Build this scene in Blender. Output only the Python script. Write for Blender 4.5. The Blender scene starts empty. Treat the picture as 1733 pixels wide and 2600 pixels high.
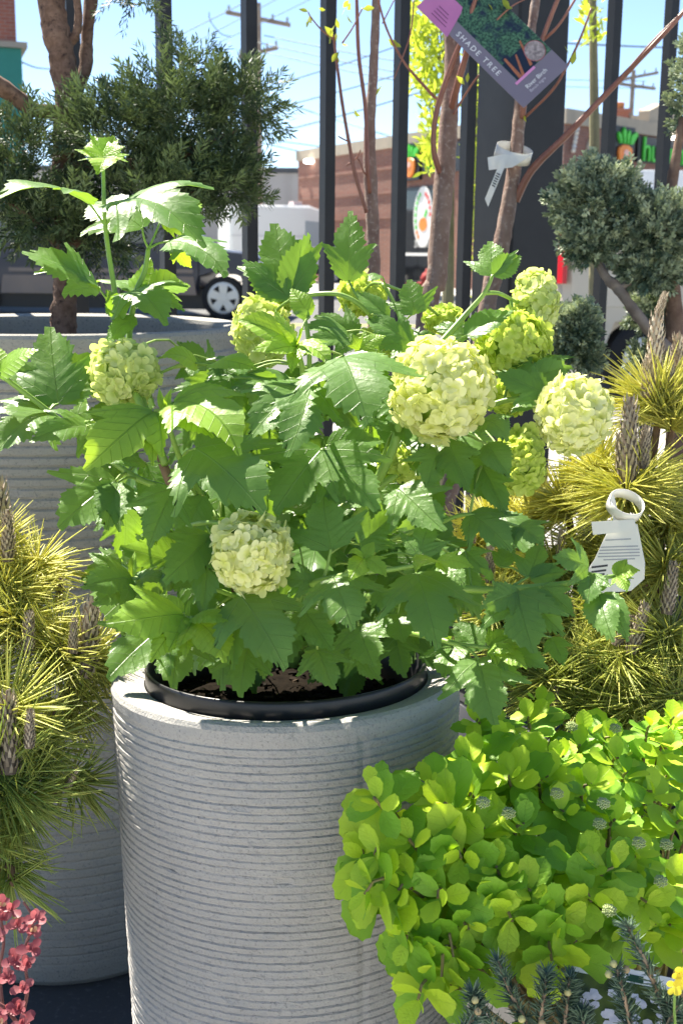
import bpy, math, random
import numpy as np
from mathutils import Vector, Matrix

rnd = random.Random(7)
nrg = np.random.default_rng(7)
scene = bpy.context.scene
COL = scene.collection
R = math.radians

# ------------------------------------------------------------------ camera
FPX, CX, CY = 3100.0, 866.5, 1300.0          # focal length in photo pixels, photo centre
CAM_H, PITCH, ROLL = 1.12, R(12.0), R(0.6)
c_r = Vector((1, 0, 0)); c_u = Vector((0, math.sin(PITCH), math.cos(PITCH))); c_f = Vector((0, math.cos(PITCH), -math.sin(PITCH)))
C_R = c_r * math.cos(ROLL) + c_u * math.sin(ROLL)
C_U = c_u * math.cos(ROLL) - c_r * math.sin(ROLL)
CAM = Vector((0, 0, CAM_H))
cam_d = bpy.data.cameras.new('camera'); cam = bpy.data.objects.new('camera', cam_d); COL.objects.link(cam)
m3 = Matrix((C_R, C_U, -c_f)).transposed()
cam.matrix_world = Matrix.Translation(CAM) @ m3.to_4x4()
cam_d.sensor_fit = 'VERTICAL'; cam_d.sensor_height = 36.0; cam_d.sensor_width = 24.0
cam_d.lens = FPX / 2600.0 * 36.0
cam_d.clip_start = 0.05; cam_d.clip_end = 2000
cam_d.dof.use_dof = True; cam_d.dof.focus_distance = 1.16; cam_d.dof.aperture_fstop = 15.0
scene.camera = cam

# ------------------------------------------------------------------ sky, sun, exposure
SUN_AZ, SUN_EL = -37.0, 54.0                  # degrees from straight ahead (+Y) towards +X, elevation
to_sun = Vector((math.sin(R(SUN_AZ)) * math.cos(R(SUN_EL)), math.cos(R(SUN_AZ)) * math.cos(R(SUN_EL)), math.sin(R(SUN_EL))))
world = bpy.data.worlds.new('World'); scene.world = world; world.use_nodes = True
wn = world.node_tree.nodes; bg = wn['Background']
sky = wn.new('ShaderNodeTexSky'); sky.sky_type = 'NISHITA'; sky.sun_disc = False
sky.sun_elevation = R(SUN_EL); sky.sun_rotation = R(SUN_AZ)
sky.air_density = 1.0; sky.dust_density = 0.15; sky.ozone_density = 1.3; sky.altitude = 3600
world.node_tree.links.new(sky.outputs[0], bg.inputs[0]); bg.inputs[1].default_value = 0.062
sun_d = bpy.data.lights.new('sun', 'SUN'); sun = bpy.data.objects.new('sun', sun_d); COL.objects.link(sun)
sun_d.energy = 4.3; sun_d.angle = R(0.53); sun_d.color = (1.0, 0.93, 0.80)
sun.rotation_euler = to_sun.to_track_quat('Z', 'Y').to_euler()
vs = scene.view_settings
vs.view_transform = 'Standard'; vs.look = 'None'; vs.gamma = 1.0; vs.use_curve_mapping = False
vs.exposure = 2.05

scene.render.engine = 'CYCLES'
scene.cycles.max_bounces = 8; scene.cycles.transmission_bounces = 5; scene.cycles.diffuse_bounces = 4
scene.cycles.use_denoising = True

# ------------------------------------------------------------------ helpers: pixels to places
def ray(px, py):
    return c_f + C_R * ((px - CX) / FPX) - C_U * ((py - CY) / FPX)
def P(px, py, d):                             # a point d metres deep
    return CAM + ray(px, py) * d
def PZ(px, py, z):                            # on the horizontal plane z
    r = ray(px, py); return CAM + r * ((z - CAM_H) / r.z)
def PY(px, py, y):
    r = ray(px, py); return CAM + r * (y / r.y)
def PW(px, py, a, b):                         # on the upright plane through a and b (x, y)
    n = Vector((b[1] - a[1], a[0] - b[0], 0)); r = ray(px, py)
    return CAM + r * ((Vector((a[0], a[1], 0)) - CAM).dot(n) / r.dot(n))

# ------------------------------------------------------------------ helpers: materials
def nd(nt, t, **kw):
    n = nt.nodes.new(t)
    for k, v in kw.items(): setattr(n, k, v)
    return n
def mth(nt, op, a, b=None, c=None):
    n = nd(nt, 'ShaderNodeMath', operation=op)
    for i, v in enumerate((a, b, c)):
        if v is None: continue
        if isinstance(v, (int, float)): n.inputs[i].default_value = v
        else: nt.links.new(v, n.inputs[i])
    return n.outputs[0]
def mixc(nt, f, a, b, blend='MIX'):
    n = nd(nt, 'ShaderNodeMix', data_type='RGBA', blend_type=blend)
    for i, v in ((0, f), (6, a), (7, b)):
        if isinstance(v, (int, float)): n.inputs[i].default_value = v
        elif isinstance(v, tuple): n.inputs[i].default_value = (*v[:3], 1)
        else: nt.links.new(v, n.inputs[i])
    return n.outputs[2]
def noise(nt, co, scale, detail=3, rough=.6):
    n = nd(nt, 'ShaderNodeTexNoise'); n.inputs['Scale'].default_value = scale; n.inputs['Detail'].default_value = detail
    n.inputs['Roughness'].default_value = rough; nt.links.new(co, n.inputs['Vector']); return n.outputs[0]
def ramp(nt, f, lo, hi):
    n = nd(nt, 'ShaderNodeMapRange'); n.inputs[1].default_value = lo; n.inputs[2].default_value = hi
    nt.links.new(f, n.inputs[0]); return n.outputs[0]
MATS = {}
def M(name, c1, c2=None, rough=.6, by='noise', nscale=8., bump=0., bscale=60., transl=None, tw=.4, metal=0., spec=.4, coat=0., emit=None, c3=None, n3=40.):
    if name in MATS: return MATS[name]
    m = bpy.data.materials.new(name); m.use_nodes = True; nt = m.node_tree
    bs = nt.nodes['Principled BSDF']; out = nt.nodes['Material Output']
    co = nd(nt, 'ShaderNodeTexCoord').outputs['Object']
    c2 = c2 or c1
    if by == 'noise': f = ramp(nt, noise(nt, co, nscale), .3, .7)
    elif by == 'obj': f = nd(nt, 'ShaderNodeObjectInfo').outputs['Random']
    else: f = nd(nt, 'ShaderNodeAttribute', attribute_name='tint').outputs['Fac']
    col = mixc(nt, f, c1, c2)
    if c3: col = mixc(nt, ramp(nt, noise(nt, co, n3, 4), .55, .72), col, c3)
    nt.links.new(col, bs.inputs['Base Color'])
    bs.inputs['Roughness'].default_value = rough; bs.inputs['Metallic'].default_value = metal
    bs.inputs['Specular IOR Level'].default_value = spec; bs.inputs['Coat Weight'].default_value = coat
    if emit:
        bs.inputs['Emission Color'].default_value = (*emit[:3], 1); bs.inputs['Emission Strength'].default_value = emit[3]
    if bump:
        b = nd(nt, 'ShaderNodeBump'); b.inputs['Strength'].default_value = bump; b.inputs['Distance'].default_value = .002
        nt.links.new(noise(nt, co, bscale, 5), b.inputs['Height']); nt.links.new(b.outputs[0], bs.inputs['Normal'])
    if transl:
        tr = nd(nt, 'ShaderNodeBsdfTranslucent'); mx = nd(nt, 'ShaderNodeMixShader'); mx.inputs[0].default_value = tw
        nt.links.new(mixc(nt, 1.0, col, transl, 'MULTIPLY') if transl[0] > 1.01 else mixc(nt, .75, col, transl), tr.inputs[0])
        nt.links.new(bs.outputs[0], mx.inputs[1]); nt.links.new(tr.outputs[0], mx.inputs[2]); nt.links.new(mx.outputs[0], out.inputs[0])
    MATS[name] = m
    return m

def leaf_material(name, c1, c2, tcol, tw, vein, n_side, width, vein_bump, quilt, rough=.5):
    """leaf blade: UV = (along the lobe's midrib, across it)"""
    m = bpy.data.materials.new(name); m.use_nodes = True; nt = m.node_tree
    bs = nt.nodes['Principled BSDF']; out = nt.nodes['Material Output']
    uv = nd(nt, 'ShaderNodeUVMap').outputs[0]; sp = nd(nt, 'ShaderNodeSeparateXYZ'); nt.links.new(uv, sp.inputs[0])
    u, v = sp.outputs[0], mth(nt, 'ABSOLUTE', sp.outputs[1])
    main = mth(nt, 'SUBTRACT', 1.0, ramp(nt, v, 0.0, width))
    fr = mth(nt, 'FRACT', mth(nt, 'MULTIPLY', mth(nt, 'SUBTRACT', u, mth(nt, 'MULTIPLY', v, .85)), n_side))
    tri = mth(nt, 'ABSOLUTE', mth(nt, 'SUBTRACT', fr, .5))          # 0.5 on a vein, 0 halfway
    side = ramp(nt, tri, .5 - width * n_side * .42, .5)
    vn = mth(nt, 'MAXIMUM', main, mth(nt, 'MULTIPLY', side, .7))
    co = nd(nt, 'ShaderNodeTexCoord').outputs['Object']
    rn = nd(nt, 'ShaderNodeObjectInfo').outputs['Random']
    nz = noise(nt, co, 3.5, 3)
    col = mixc(nt, mth(nt, 'ADD', mth(nt, 'MULTIPLY', rn, .6), mth(nt, 'MULTIPLY', nz, .4)), c1, c2)
    col = mixc(nt, mth(nt, 'MULTIPLY', vn, .75), col, vein)
    nt.links.new(col, bs.inputs['Base Color']); bs.inputs['Roughness'].default_value = rough; bs.inputs['Specular IOR Level'].default_value = .42
    h = mth(nt, 'ADD', mth(nt, 'MULTIPLY', vn, -vein_bump), mth(nt, 'MULTIPLY', mth(nt, 'SUBTRACT', 1.0, mth(nt, 'POWER', mth(nt, 'MULTIPLY', tri, 2), 2)), quilt))
    h = mth(nt, 'ADD', h, mth(nt, 'MULTIPLY', noise(nt, co, 11, 3), .30))
    b = nd(nt, 'ShaderNodeBump'); b.inputs['Strength'].default_value = 1.0; b.inputs['Distance'].default_value = .0025
    nt.links.new(h, b.inputs['Height']); nt.links.new(b.outputs[0], bs.inputs['Normal'])
    tr = nd(nt, 'ShaderNodeBsdfTranslucent'); mx = nd(nt, 'ShaderNodeMixShader'); mx.inputs[0].default_value = tw
    nt.links.new(mixc(nt, mth(nt, 'MULTIPLY', vn, .5), tcol, vein), tr.inputs[0])
    nt.links.new(bs.outputs[0], mx.inputs[1]); nt.links.new(tr.outputs[0], mx.inputs[2]); nt.links.new(mx.outputs[0], out.inputs[0])
    return m

# ------------------------------------------------------------------ helpers: meshes
def mesh(name, V, F, mat=None, tint=None, uv=None, smooth=False):
    """V: n x 3, F: list of index lists or k x c array; uv: per loop; tint: per vertex"""
    me = bpy.data.meshes.new(name); V = np.asarray(V, dtype=np.float32)
    if isinstance(F, np.ndarray):
        k, c = F.shape
        me.vertices.add(len(V)); me.vertices.foreach_set('co', V.ravel())
        me.loops.add(k * c); me.loops.foreach_set('vertex_index', F.astype(np.int32).ravel())
        me.polygons.add(k); me.polygons.foreach_set('loop_start', np.arange(0, k * c, c, dtype=np.int32))
        me.update(calc_edges=True)
    else:
        me.from_pydata([tuple(v) for v in V], [], [tuple(f) for f in F]); me.update()
    if uv is not None:
        l = me.uv_layers.new(name='UVMap'); l.data.foreach_set('uv', np.asarray(uv, dtype=np.float32).ravel())
    if tint is not None:
        a = me.attributes.new('tint', 'FLOAT', 'POINT'); a.data.foreach_set('value', np.asarray(tint, dtype=np.float32))
    if smooth: me.polygons.foreach_set('use_smooth', np.ones(len(me.polygons), dtype=bool))
    for mm in (mat if isinstance(mat, (list, tuple)) else [mat]):
        if mm: me.materials.append(mm)
    return me
def link(name, data, parent=None, mw=None, kind=None, label=None, cat=None, group=None):
    o = bpy.data.objects.new(name, data); COL.objects.link(o)
    if parent is not None: o.parent = parent
    if mw is not None: o.matrix_basis = mw
    for k, v in (('kind', kind), ('label', label), ('category', cat), ('group', group)):
        if v: o[k] = v
    return o
def thing(name, label, cat, loc=(0, 0, 0), rot=(0, 0, 0), group=None):
    o = link(name, None, label=label, cat=cat, group=group); o.location = loc; o.rotation_euler = rot; o.empty_display_size = .05
    return o
class MB:
    """collects shapes into one mesh"""
    def __init__(s): s.V = []; s.F = []; s.n = 0; s.T = []
    def add(s, V, F, t=0.):
        V = np.asarray(V, dtype=float); s.V.append(V); s.F += [tuple(int(i) + s.n for i in f) for f in F]; s.n += len(V); s.T.append(np.full(len(V), t)); return s
    def box(s, a, b, t=0.):
        x0, y0, z0 = a; x1, y1, z1 = b
        return s.add([(x0,y0,z0),(x1,y0,z0),(x1,y1,z0),(x0,y1,z0),(x0,y0,z1),(x1,y0,z1),(x1,y1,z1),(x0,y1,z1)],
                     [(3,2,1,0),(4,5,6,7),(0,1,5,4),(1,2,6,5),(2,3,7,6),(3,0,4,7)], t)
    def tube(s, pts, rad, n=8, t=0., cap=True):
        V, F = tube(pts, rad, n, cap); return s.add(V, F, t)
    def lathe(s, prof, n=32, t=0.):
        V, F = lathe(prof, n); return s.add(V, F, t)
    def prism(s, poly, y0, y1, t=0., bev=0.):
        """x-z outline pushed from y0 to y1"""
        k = len(poly); c = np.mean(np.array(poly), axis=0)
        if bev:
            rings = [(y0, 1), (y0 + bev, 0), (y1 - bev, 0), (y1, 1)]
        else: rings = [(y0, 0), (y1, 0)]
        V = []
        for y, q in rings:
            for (x, z) in poly:
                dx, dz = x - c[0], z - c[1]; L = math.hypot(dx, dz)
                V.append((x - q * bev * dx / L, y, z - q * bev * dz / L))
        F = [tuple(range(k)), tuple(reversed(range((len(rings) - 1) * k, len(rings) * k)))]
        for r_ in range(len(rings) - 1):
            for i in range(k):
                j = (i + 1) % k; F.append((r_*k + j, r_*k + i, r_*k + k + i, r_*k + k + j))
        return s.add(V, F, t)
    def mesh(s, name, mat, smooth=False):
        return mesh(name, np.concatenate(s.V), s.F, mat, tint=np.concatenate(s.T), smooth=smooth)
    def obj(s, name, mat, parent=None, mw=None, smooth=False, **kw):
        return link(name, s.mesh(name, mat, smooth), parent, mw, **kw)
def smooth_path(pts, rad, sub=4):
    pts = [Vector(p) for p in pts]; n = len(pts)
    if isinstance(rad, (int, float)): rad = [rad] * n
    if n < 3: return pts, list(rad)
    op, orr = [], []
    for i in range(n - 1):
        p0, p1, p2, p3 = pts[max(i-1,0)], pts[i], pts[i+1], pts[min(i+2,n-1)]
        for k in range(sub):
            t = k / sub
            op.append(.5 * ((2*p1) + (p2-p0)*t + (2*p0-5*p1+4*p2-p3)*t*t + (3*p1-p0-3*p2+p3)*t**3)); orr.append(rad[i]*(1-t)+rad[i+1]*t)
    op.append(pts[-1]); orr.append(rad[-1])
    return op, orr
def tube(pts, rad, n=8, cap=True):
    pts = [Vector(p) for p in pts]
    if isinstance(rad, (int, float)): rad = [rad] * len(pts)
    V, F = [], []; side = None
    for i, p in enumerate(pts):
        t = (pts[min(i+1, len(pts)-1)] - pts[max(i-1, 0)]).normalized()
        if side is None: side = t.orthogonal().normalized()
        side = (side - t * side.dot(t)).normalized(); up = t.cross(side)
        for k in range(n):
            a = 2 * math.pi * k / n; V.append(p + (side * math.cos(a) + up * math.sin(a)) * rad[i])
    for i in range(len(pts) - 1):
        for k in range(n):
            j = (k + 1) % n; F.append((i*n+k, i*n+j, i*n+n+j, i*n+n+k))
    if cap: F.append(tuple(reversed(range(n)))); F.append(tuple(range((len(pts)-1)*n, len(pts)*n)))
    return np.array([tuple(v) for v in V]), F
def lathe(prof, n=32):
    a = np.arange(n) * 2 * np.pi / n; V = []
    for (r_, z) in prof: V.append(np.stack([r_*np.cos(a), r_*np.sin(a), np.full(n, z)], 1))
    F = []
    for i in range(len(prof) - 1):
        for k in range(n):
            j = (k + 1) % n; F.append((i*n+j, i*n+k, i*n+n+k, i*n+n+j))
    return np.concatenate(V), F
def frame(B, T, nh, sx=1., s=None, sz=None):
    """matrix: local y from B to T, local z as near nh as it can be"""
    B, T, nh = Vector(B), Vector(T), Vector(nh); y = T - B; L = y.length if s is None else s; y.normalize()
    z = nh - y * nh.dot(y)
    if z.length < 1e-4: z = y.orthogonal()
    z.normalize(); x = y.cross(z)
    m = Matrix((x * L * sx, y * L, z * L * (1. if sz is None else sz))).transposed().to_4x4(); m.translation = B
    return m
def scatter(tV, tF, mats, tint=None):
    """joins copies of a template (uniform faces) under 4x4 matrices; tint: per copy"""
    tV = np.asarray(tV); tF = np.asarray(tF); A = np.array([[list(r_) for r_ in m] for m in mats]); k = len(A)
    V = np.einsum('kij,vj->kvi', A[:, :3, :3], tV) + A[:, None, :3, 3]
    F = tF[None] + (np.arange(k) * len(tV))[:, None, None]
    t = None if tint is None else np.repeat(np.asarray(tint), len(tV))
    return V.reshape(-1, 3), F.reshape(-1, tF.shape[1]), t
def jit(s): return Vector((rnd.gauss(0, s), rnd.gauss(0, s), rnd.gauss(0, s)))
def text(name, body, size, mat, parent, mw, extrude=.0005, align='CENTER', space=1.):
    cu = bpy.data.curves.new(name, 'FONT'); cu.body = body; cu.size = size; cu.extrude = extrude; cu.align_x = align; cu.space_character = space
    o = bpy.data.objects.new(name, cu); COL.objects.link(o); bpy.context.view_layer.update()
    me = bpy.data.meshes.new_from_object(o.evaluated_get(bpy.context.evaluated_depsgraph_get())); bpy.data.objects.remove(o)
    me.materials.clear(); me.materials.append(mat); return link(name, me, parent, mw)
UP = Vector((0, 0, 1))

# ------------------------------------------------------------------ materials shared around
concrete = M('pale_concrete', (.44,.42,.392), (.335,.322,.302), .9, nscale=4.5, bump=.9, bscale=380, c3=(.235,.232,.225), n3=330)
concrete_b = M('grey_concrete', (.37,.355,.315), (.29,.28,.25), .9, nscale=5, bump=.8, bscale=380, c3=(.17,.17,.17), n3=260)
black_paint = M('black_powder_coat', (.016,.016,.017), (.022,.022,.023), .48, nscale=20, bump=.05, bscale=300, spec=.3)
asphalt = M('asphalt', (.045,.045,.047), (.06,.06,.06), .9, nscale=3, bump=.5, bscale=120, c3=(.09,.09,.088), n3=90)
paving = M('pavement_concrete', (.42,.40,.37), (.34,.33,.31), .9, nscale=1.2, bump=.2, bscale=90)
white_plastic = M('white_plastic', (.78,.77,.72), None, .35, transl=(.8,.78,.7), tw=.2)
black_plastic = M('black_plastic', (.012,.012,.013), (.02,.02,.022), .32, nscale=30)
soil_m = M('potting_soil', (.006,.0045,.0032), (.012,.009,.006), 1.0, nscale=120, bump=.8, bscale=200, spec=.05)
chip_m = M('bark_chip', (.16,.09,.05), (.32,.2,.11), .9, by='attr')
# ================================================================== SETTING: ground, pavement, road
def sheet(name, x0, x1, y0, y1, z, mat, thick=0.):
    mb = MB()
    if thick: mb.box((x0, y0, z - thick), (x1, y1, z))
    else: mb.add([(x0,y0,z),(x1,y0,z),(x1,y1,z),(x0,y1,z)], [(0,1,2,3)])
    return mb.obj(name, mat, kind='structure')
sheet('ground', -600, 600, -600, 900, 0.0, asphalt)
sheet('bounce_paving', -30, 30, -40, .42, .004, M('bounce_paving_concrete', (.55,.53,.48), (.49,.47,.43), .9, nscale=1.2, bump=.2, bscale=90))  # pale sheet added unseen behind the camera to bounce light onto the planter
sheet('near_pavement', -60, 60, 3.25, 7.4, .10, paving, .14)
sheet('road', -200, 200, 7.4, 30.0, .004, M('road_asphalt', (.09,.09,.09), (.12,.12,.118), .9, nscale=.6, bump=.3, bscale=60))
sheet('far_pavement', -120, 120, 30.0, 60.0, .12, paving, .16)
kb = M('kerb_stone', (.38,.37,.35), (.3,.3,.28), .85, nscale=4)
for y in (7.48, 29.92):
    sheet('kerb', -60, 60, y - .08, y + .08, .13, kb, .2)
mk = M('road_paint', (.7,.58,.12), None, .7)
for i in range(2): sheet('road_marking', -60, 60, 19.1 + i*.3, 19.22 + i*.3, .008, mk)

# ================================================================== buildings across the street
def brick_mat(name, ca, cb, mortar, sc=1.):
    m = bpy.data.materials.new(name); m.use_nodes = True; nt = m.node_tree; bs = nt.nodes['Principled BSDF']
    co = nd(nt, 'ShaderNodeTexCoord').outputs['Object']; sp = nd(nt, 'ShaderNodeSeparateXYZ'); nt.links.new(co, sp.inputs[0])
    cb_ = nd(nt, 'ShaderNodeCombineXYZ'); nt.links.new(mth(nt, 'ADD', sp.outputs[0], sp.outputs[1]), cb_.inputs[0]); nt.links.new(sp.outputs[2], cb_.inputs[1])
    b = nd(nt, 'ShaderNodeTexBrick'); nt.links.new(cb_.outputs[0], b.inputs['Vector'])
    b.inputs['Scale'].default_value = 1; b.inputs['Brick Width'].default_value = .22*sc; b.inputs['Row Height'].default_value = .075*sc; b.inputs['Mortar Size'].default_value = .008
    b.inputs['Color1'].default_value = (*ca,1); b.inputs['Color2'].default_value = (*cb,1); b.inputs['Mortar'].default_value = (*mortar,1)
    col = mixc(nt, mth(nt, 'MULTIPLY', ramp(nt, noise(nt, co, .8, 4), .35, .7), .35), b.outputs[0], (.13,.08,.06))
    nt.links.new(col, bs.inputs['Base Color']); bs.inputs['Roughness'].default_value = .9
    return m
brick = brick_mat('red_brown_brick', (.30,.13,.09), (.23,.10,.075), (.26,.2,.17))
brick2 = brick_mat('bright_red_brick', (.42,.13,.08), (.34,.1,.07), (.35,.25,.2))
stone = M('coping_stone', (.42,.36,.28), (.34,.3,.24), .8, nscale=2)
glass_dark = M('dark_window_glass', (.012,.014,.017), None, .08, spec=.6)
dark_frame = M('dark_frame', (.02,.02,.022), None, .4)
CORN, LEFT, RIGHT = (5.5, 32.0), (-1.7, 46.0), (12.6, 39.4)
def wall_frame(a, b):
    """matrix with x from a to b along the wall, y out of the wall towards the street, z up"""
    x = Vector((b[0]-a[0], b[1]-a[1], 0)).normalized(); y = x.cross(UP)
    m = Matrix((x, -y, UP)).transposed().to_4x4(); m.translation = (a[0], a[1], 0); return m
BH = 4.62
bld = thing('brick_building', 'red brown brick corner shop with stone coping and orange bowl signs', 'building', (CORN[0], CORN[1], 0))
off = Matrix.Translation((-CORN[0], -CORN[1], 0))
mb = MB()
back = (LEFT[0] + 9, LEFT[1] + 10)
ring = [LEFT, CORN, RIGHT, back]
mb.add([(x, y, 0) for x, y in ring] + [(x, y, BH) for x, y in ring], [(0,1,5,4),(1,2,6,5),(2,3,7,6),(3,0,4,7),(4,5,6,7)])
mb.obj('wall', brick, bld, off)
mb = MB(); cx = sum(p[0] for p in ring)/4; cy = sum(p[1] for p in ring)/4
ro = [(x + (x-cx)*.012, y + (y-cy)*.012) for x, y in ring]
mb.add([(x, y, BH-.28) for x, y in ro] + [(x, y, BH+.08) for x, y in ro], [(0,1,5,4),(1,2,6,5),(2,3,7,6),(3,0,4,7),(4,5,6,7),(3,2,1,0)])
mb.obj('coping', stone, bld, off)
def on_wall(px, py, a, b):
    p = PW(px, py, a, b); w = wall_frame(a, b).inverted() @ p; return w.x, w.z
def wbox(name, pxa, pya, pxb, pyb, a, b, mat, parent, out=.05, deep=.02, mo=off):
    x0, z0 = on_wall(pxa, pya, a, b); x1, z1 = on_wall(pxb, pyb, a, b); x0, x1 = sorted((x0, x1)); z0, z1 = sorted((z0, z1))
    mb = MB().box((x0, -out, z0), (x1, deep, z1)); return mb.obj(name, mat, parent, mo @ wall_frame(a, b))
# wall_frame has -y pointing into the street, so "out" is negative y
WL, WR = (LEFT, CORN), (CORN, RIGHT)
for py in (452, 505, 560):                       # projecting brick courses on the long side
    x0, z0 = on_wall(760, py, *WL); x1, _ = on_wall(1010, py, *WL)
    MB().box((.1, -.04, z0-.05), (x1, .02, z0+.05)).obj('brick_course', brick, bld, off @ wall_frame(*WL))
dr = wbox('shop_door', 1018, 478, 1118, 722, *WL, dark_frame, bld, .06)
for (a_, b_) in ((1024, 1064), (1070, 1112)):
    wbox('door_pane', a_, 486, b_, 712, *WL, glass_dark, bld, .075)
x, z = on_wall(1080, 551, *WL)
oval = M('sign_white', (.8,.8,.78), None, .5); orange = M('sign_orange', (.85,.22,.03), (.9,.32,.06), .45, nscale=3); green = M('sign_green', (.06,.55,.04), (.1,.62,.06), .45, nscale=3)
lg = MB().prism([(x + .56*math.cos(t*math.pi/16), z + .9*math.sin(t*math.pi/16)) for t in range(32)], -.1, -.085).obj('door_logo', oval, bld, off @ wall_frame(*WL))
MB().prism([(x + .02 + .24*math.cos(t*math.pi/10), z - .22 + .2*math.sin(t*math.pi/10)) for t in range(20)], -.11, -.101).obj('logo_bowl', orange, lg)
MB().prism([(x+.05, z+.0), (x+.2, z+.26), (x+.26, z+.12), (x+.14, z-.02)], -.112, -.103).obj('logo_leaf', green, lg)
for k in range(9):
    a_ = R(115 + k*15); q = (x + .43*math.cos(a_), z + .72*math.sin(a_))
    MB().prism([(q[0]-.05, q[1]-.05), (q[0]+.05, q[1]-.05), (q[0]+.05, q[1]+.06), (q[0]-.05, q[1]+.06)], -.111, -.102).obj('logo_letter_mark', green if k < 7 else orange, lg)
for k in range(5):
    a_ = R(5 + k*16); q = (x + .43*math.cos(a_), z + .70*math.sin(a_))
    MB().prism([(q[0]-.05, q[1]-.05), (q[0]+.05, q[1]-.05), (q[0]+.05, q[1]+.06), (q[0]-.05, q[1]+.06)], -.111, -.102).obj('logo_letter_mark', M('sign_red', (.75,.06,.04), None, .5), lg)
wf = off @ wall_frame(*WL) @ Matrix.Translation((x, -.09, 0)) @ Matrix.Rotation(R(90), 4, 'X')
text('door_lettering', '312281', .3, oval, bld, wf @ Matrix.Translation((-.05, on_wall(1080, 628, *WL)[1], 0)), .003)
wbox('door_text_band', 1028, 642, 1108, 650, *WL, oval, bld, .09)
def bowl_sign(px, py, s, wall, parent):
    """orange bowl with green leaves on a black board, s metres across"""
    x, z = on_wall(px, py, *wall); w = off @ wall_frame(*wall)
    b = MB().box((x - .75*s, -.12, z - .75*s), (x + .8*s, .02, z + 1.0*s)).obj('sign_board', dark_frame, parent, w)
    pts = [(x + .5*s*math.cos(R(180 + t*9)), z + .62*s*math.sin(R(180 + t*9))) for t in range(21)] + [(x + .47*s, z + .18*s), (x + .2*s, z + .3*s), (x - .2*s, z + .3*s), (x - .47*s, z + .18*s)]
    MB().prism(pts, -.2, -.121, bev=.02).obj('bowl', orange, b)
    MB().prism([(x + .2*s*math.cos(R(t*20)), z - .02*s + .13*s*math.sin(R(t*20))) for t in range(18)], -.215, -.201).obj('bowl_highlight', M('sign_pale', (.85,.5,.42), None, .5), b)
    for k, (dx, ln, lean, wd) in enumerate(((-.34,.42,-.22,.11), (-.1,.62,-.06,.12), (.14,.55,.1,.11), (.42,.5,.35,.24))):
        c = x + dx*s; z0 = z + .34*s
        MB().prism([(c - wd*.4*s, z0), (c + wd*.4*s, z0), (c + (lean*.6 + wd)*s, z0 + ln*.75*s), (c + lean*s, z0 + ln*s), (c + (lean*.6 - wd)*s, z0 + ln*.7*s)], -.19, -.121).obj('leaf_shape', green, b)
    return b, x, z
bowl_sign(1051, 418, .62, WL, bld)
text('sign_lettering', 'h', 1.1, green, bld, off @ wall_frame(*WL) @ Matrix.Translation((on_wall(1104, 430, *WL)[0], -.14, on_wall(1104, 428, *WL)[1])) @ Matrix.Rotation(R(90), 4, 'X'), .03)
wbox('lettering_board', 1080, 372, 1190, 432, *WL, dark_frame, bld, .10)
b_, x, z = bowl_sign(1572, 388, .66, WR, bld)
wbox('lettering_board', 1612, 345, 1733, 425, *WR, dark_frame, bld, .10)
xs, zs = on_wall(1616, 408, *WR)
text('sign_lettering', 'hummus', .92, green, bld, off @ wall_frame(*WR) @ Matrix.Translation((xs, -.14, zs)) @ Matrix.Rotation(R(90), 4, 'X'), .03, 'LEFT', .95)
x, z = on_wall(1500, 374, *WR)
MB().prism([(x-.28, z), (x, z-.42), (x+.28, z), (x, z+.42)], -.05, .02).obj('diamond_ornament', stone, bld, off @ wall_frame(*WR))
x, z = on_wall(1700, 300, *WR)
MB().prism([(x-1.2, BH), (x-1.2, z+.1), (x-.5, z+.35), (x+.1, z+.35), (x+.5, z), (x+.5, BH)], -.05, .3).obj('parapet_gable', stone, bld, off @ wall_frame(*WR))
lamp_e = M('lit_wall_lamp', (.9,.9,.85), None, .4, emit=(1,.95,.85,3.))
for (px, py, w_) in ((794, 410, WL), (1702, 348, WR)):
    x, z = on_wall(px, py, *w_)
    MB().prism([(x + .11*math.cos(t*math.pi/6), z + .07*math.sin(t*math.pi/6)) for t in range(12)], -.3, -.02).obj('wall_lamp', lamp_e, bld, off @ wall_frame(*w_))
for k, py in enumerate((328, 339, 350, 361, 372, 383)):
    x, z = on_wall(1456 - k*2, py, *WR)
    MB().lathe([(.001,-.06),(.055,-.03),(.06,.02),(.03,.06),(.001,.07)], 10).obj('festoon_bulb', M('bulb_glass', (.75,.68,.55), (.6,.6,.6), .2, by='obj'), bld, off @ wall_frame(*WR) @ Matrix.Translation((x, -.1, z)), True)
# chimneys behind the parapet
for (px, py, w_, h_, mt, nm, lb) in ((1570, 278, .55, 1.6, brick2, 'chimney', 'orange red brick chimney standing on the shop roof'), (1633, 296, .9, 1.3, stone, 'chimney', 'cream chimney with terracotta cap behind the shop parapet')):
    p = P(px, py, 40); mbx = MB().box((-w_/2, -.3, -h_), (w_/2, .3, 0)).box((-w_/2-.05, -.35, -.12), (w_/2+.05, .35, .0-.002))
    ch = thing(nm, lb, 'chimney', p, group='roof chimneys'); mbx.obj('stack', mt, ch)
    MB().lathe([(.16,0),(.18,.2),(.15,.22),(.1,.1)], 12).obj('chimney_pot', M('terracotta', (.5,.2,.08), None, .8), ch)

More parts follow.
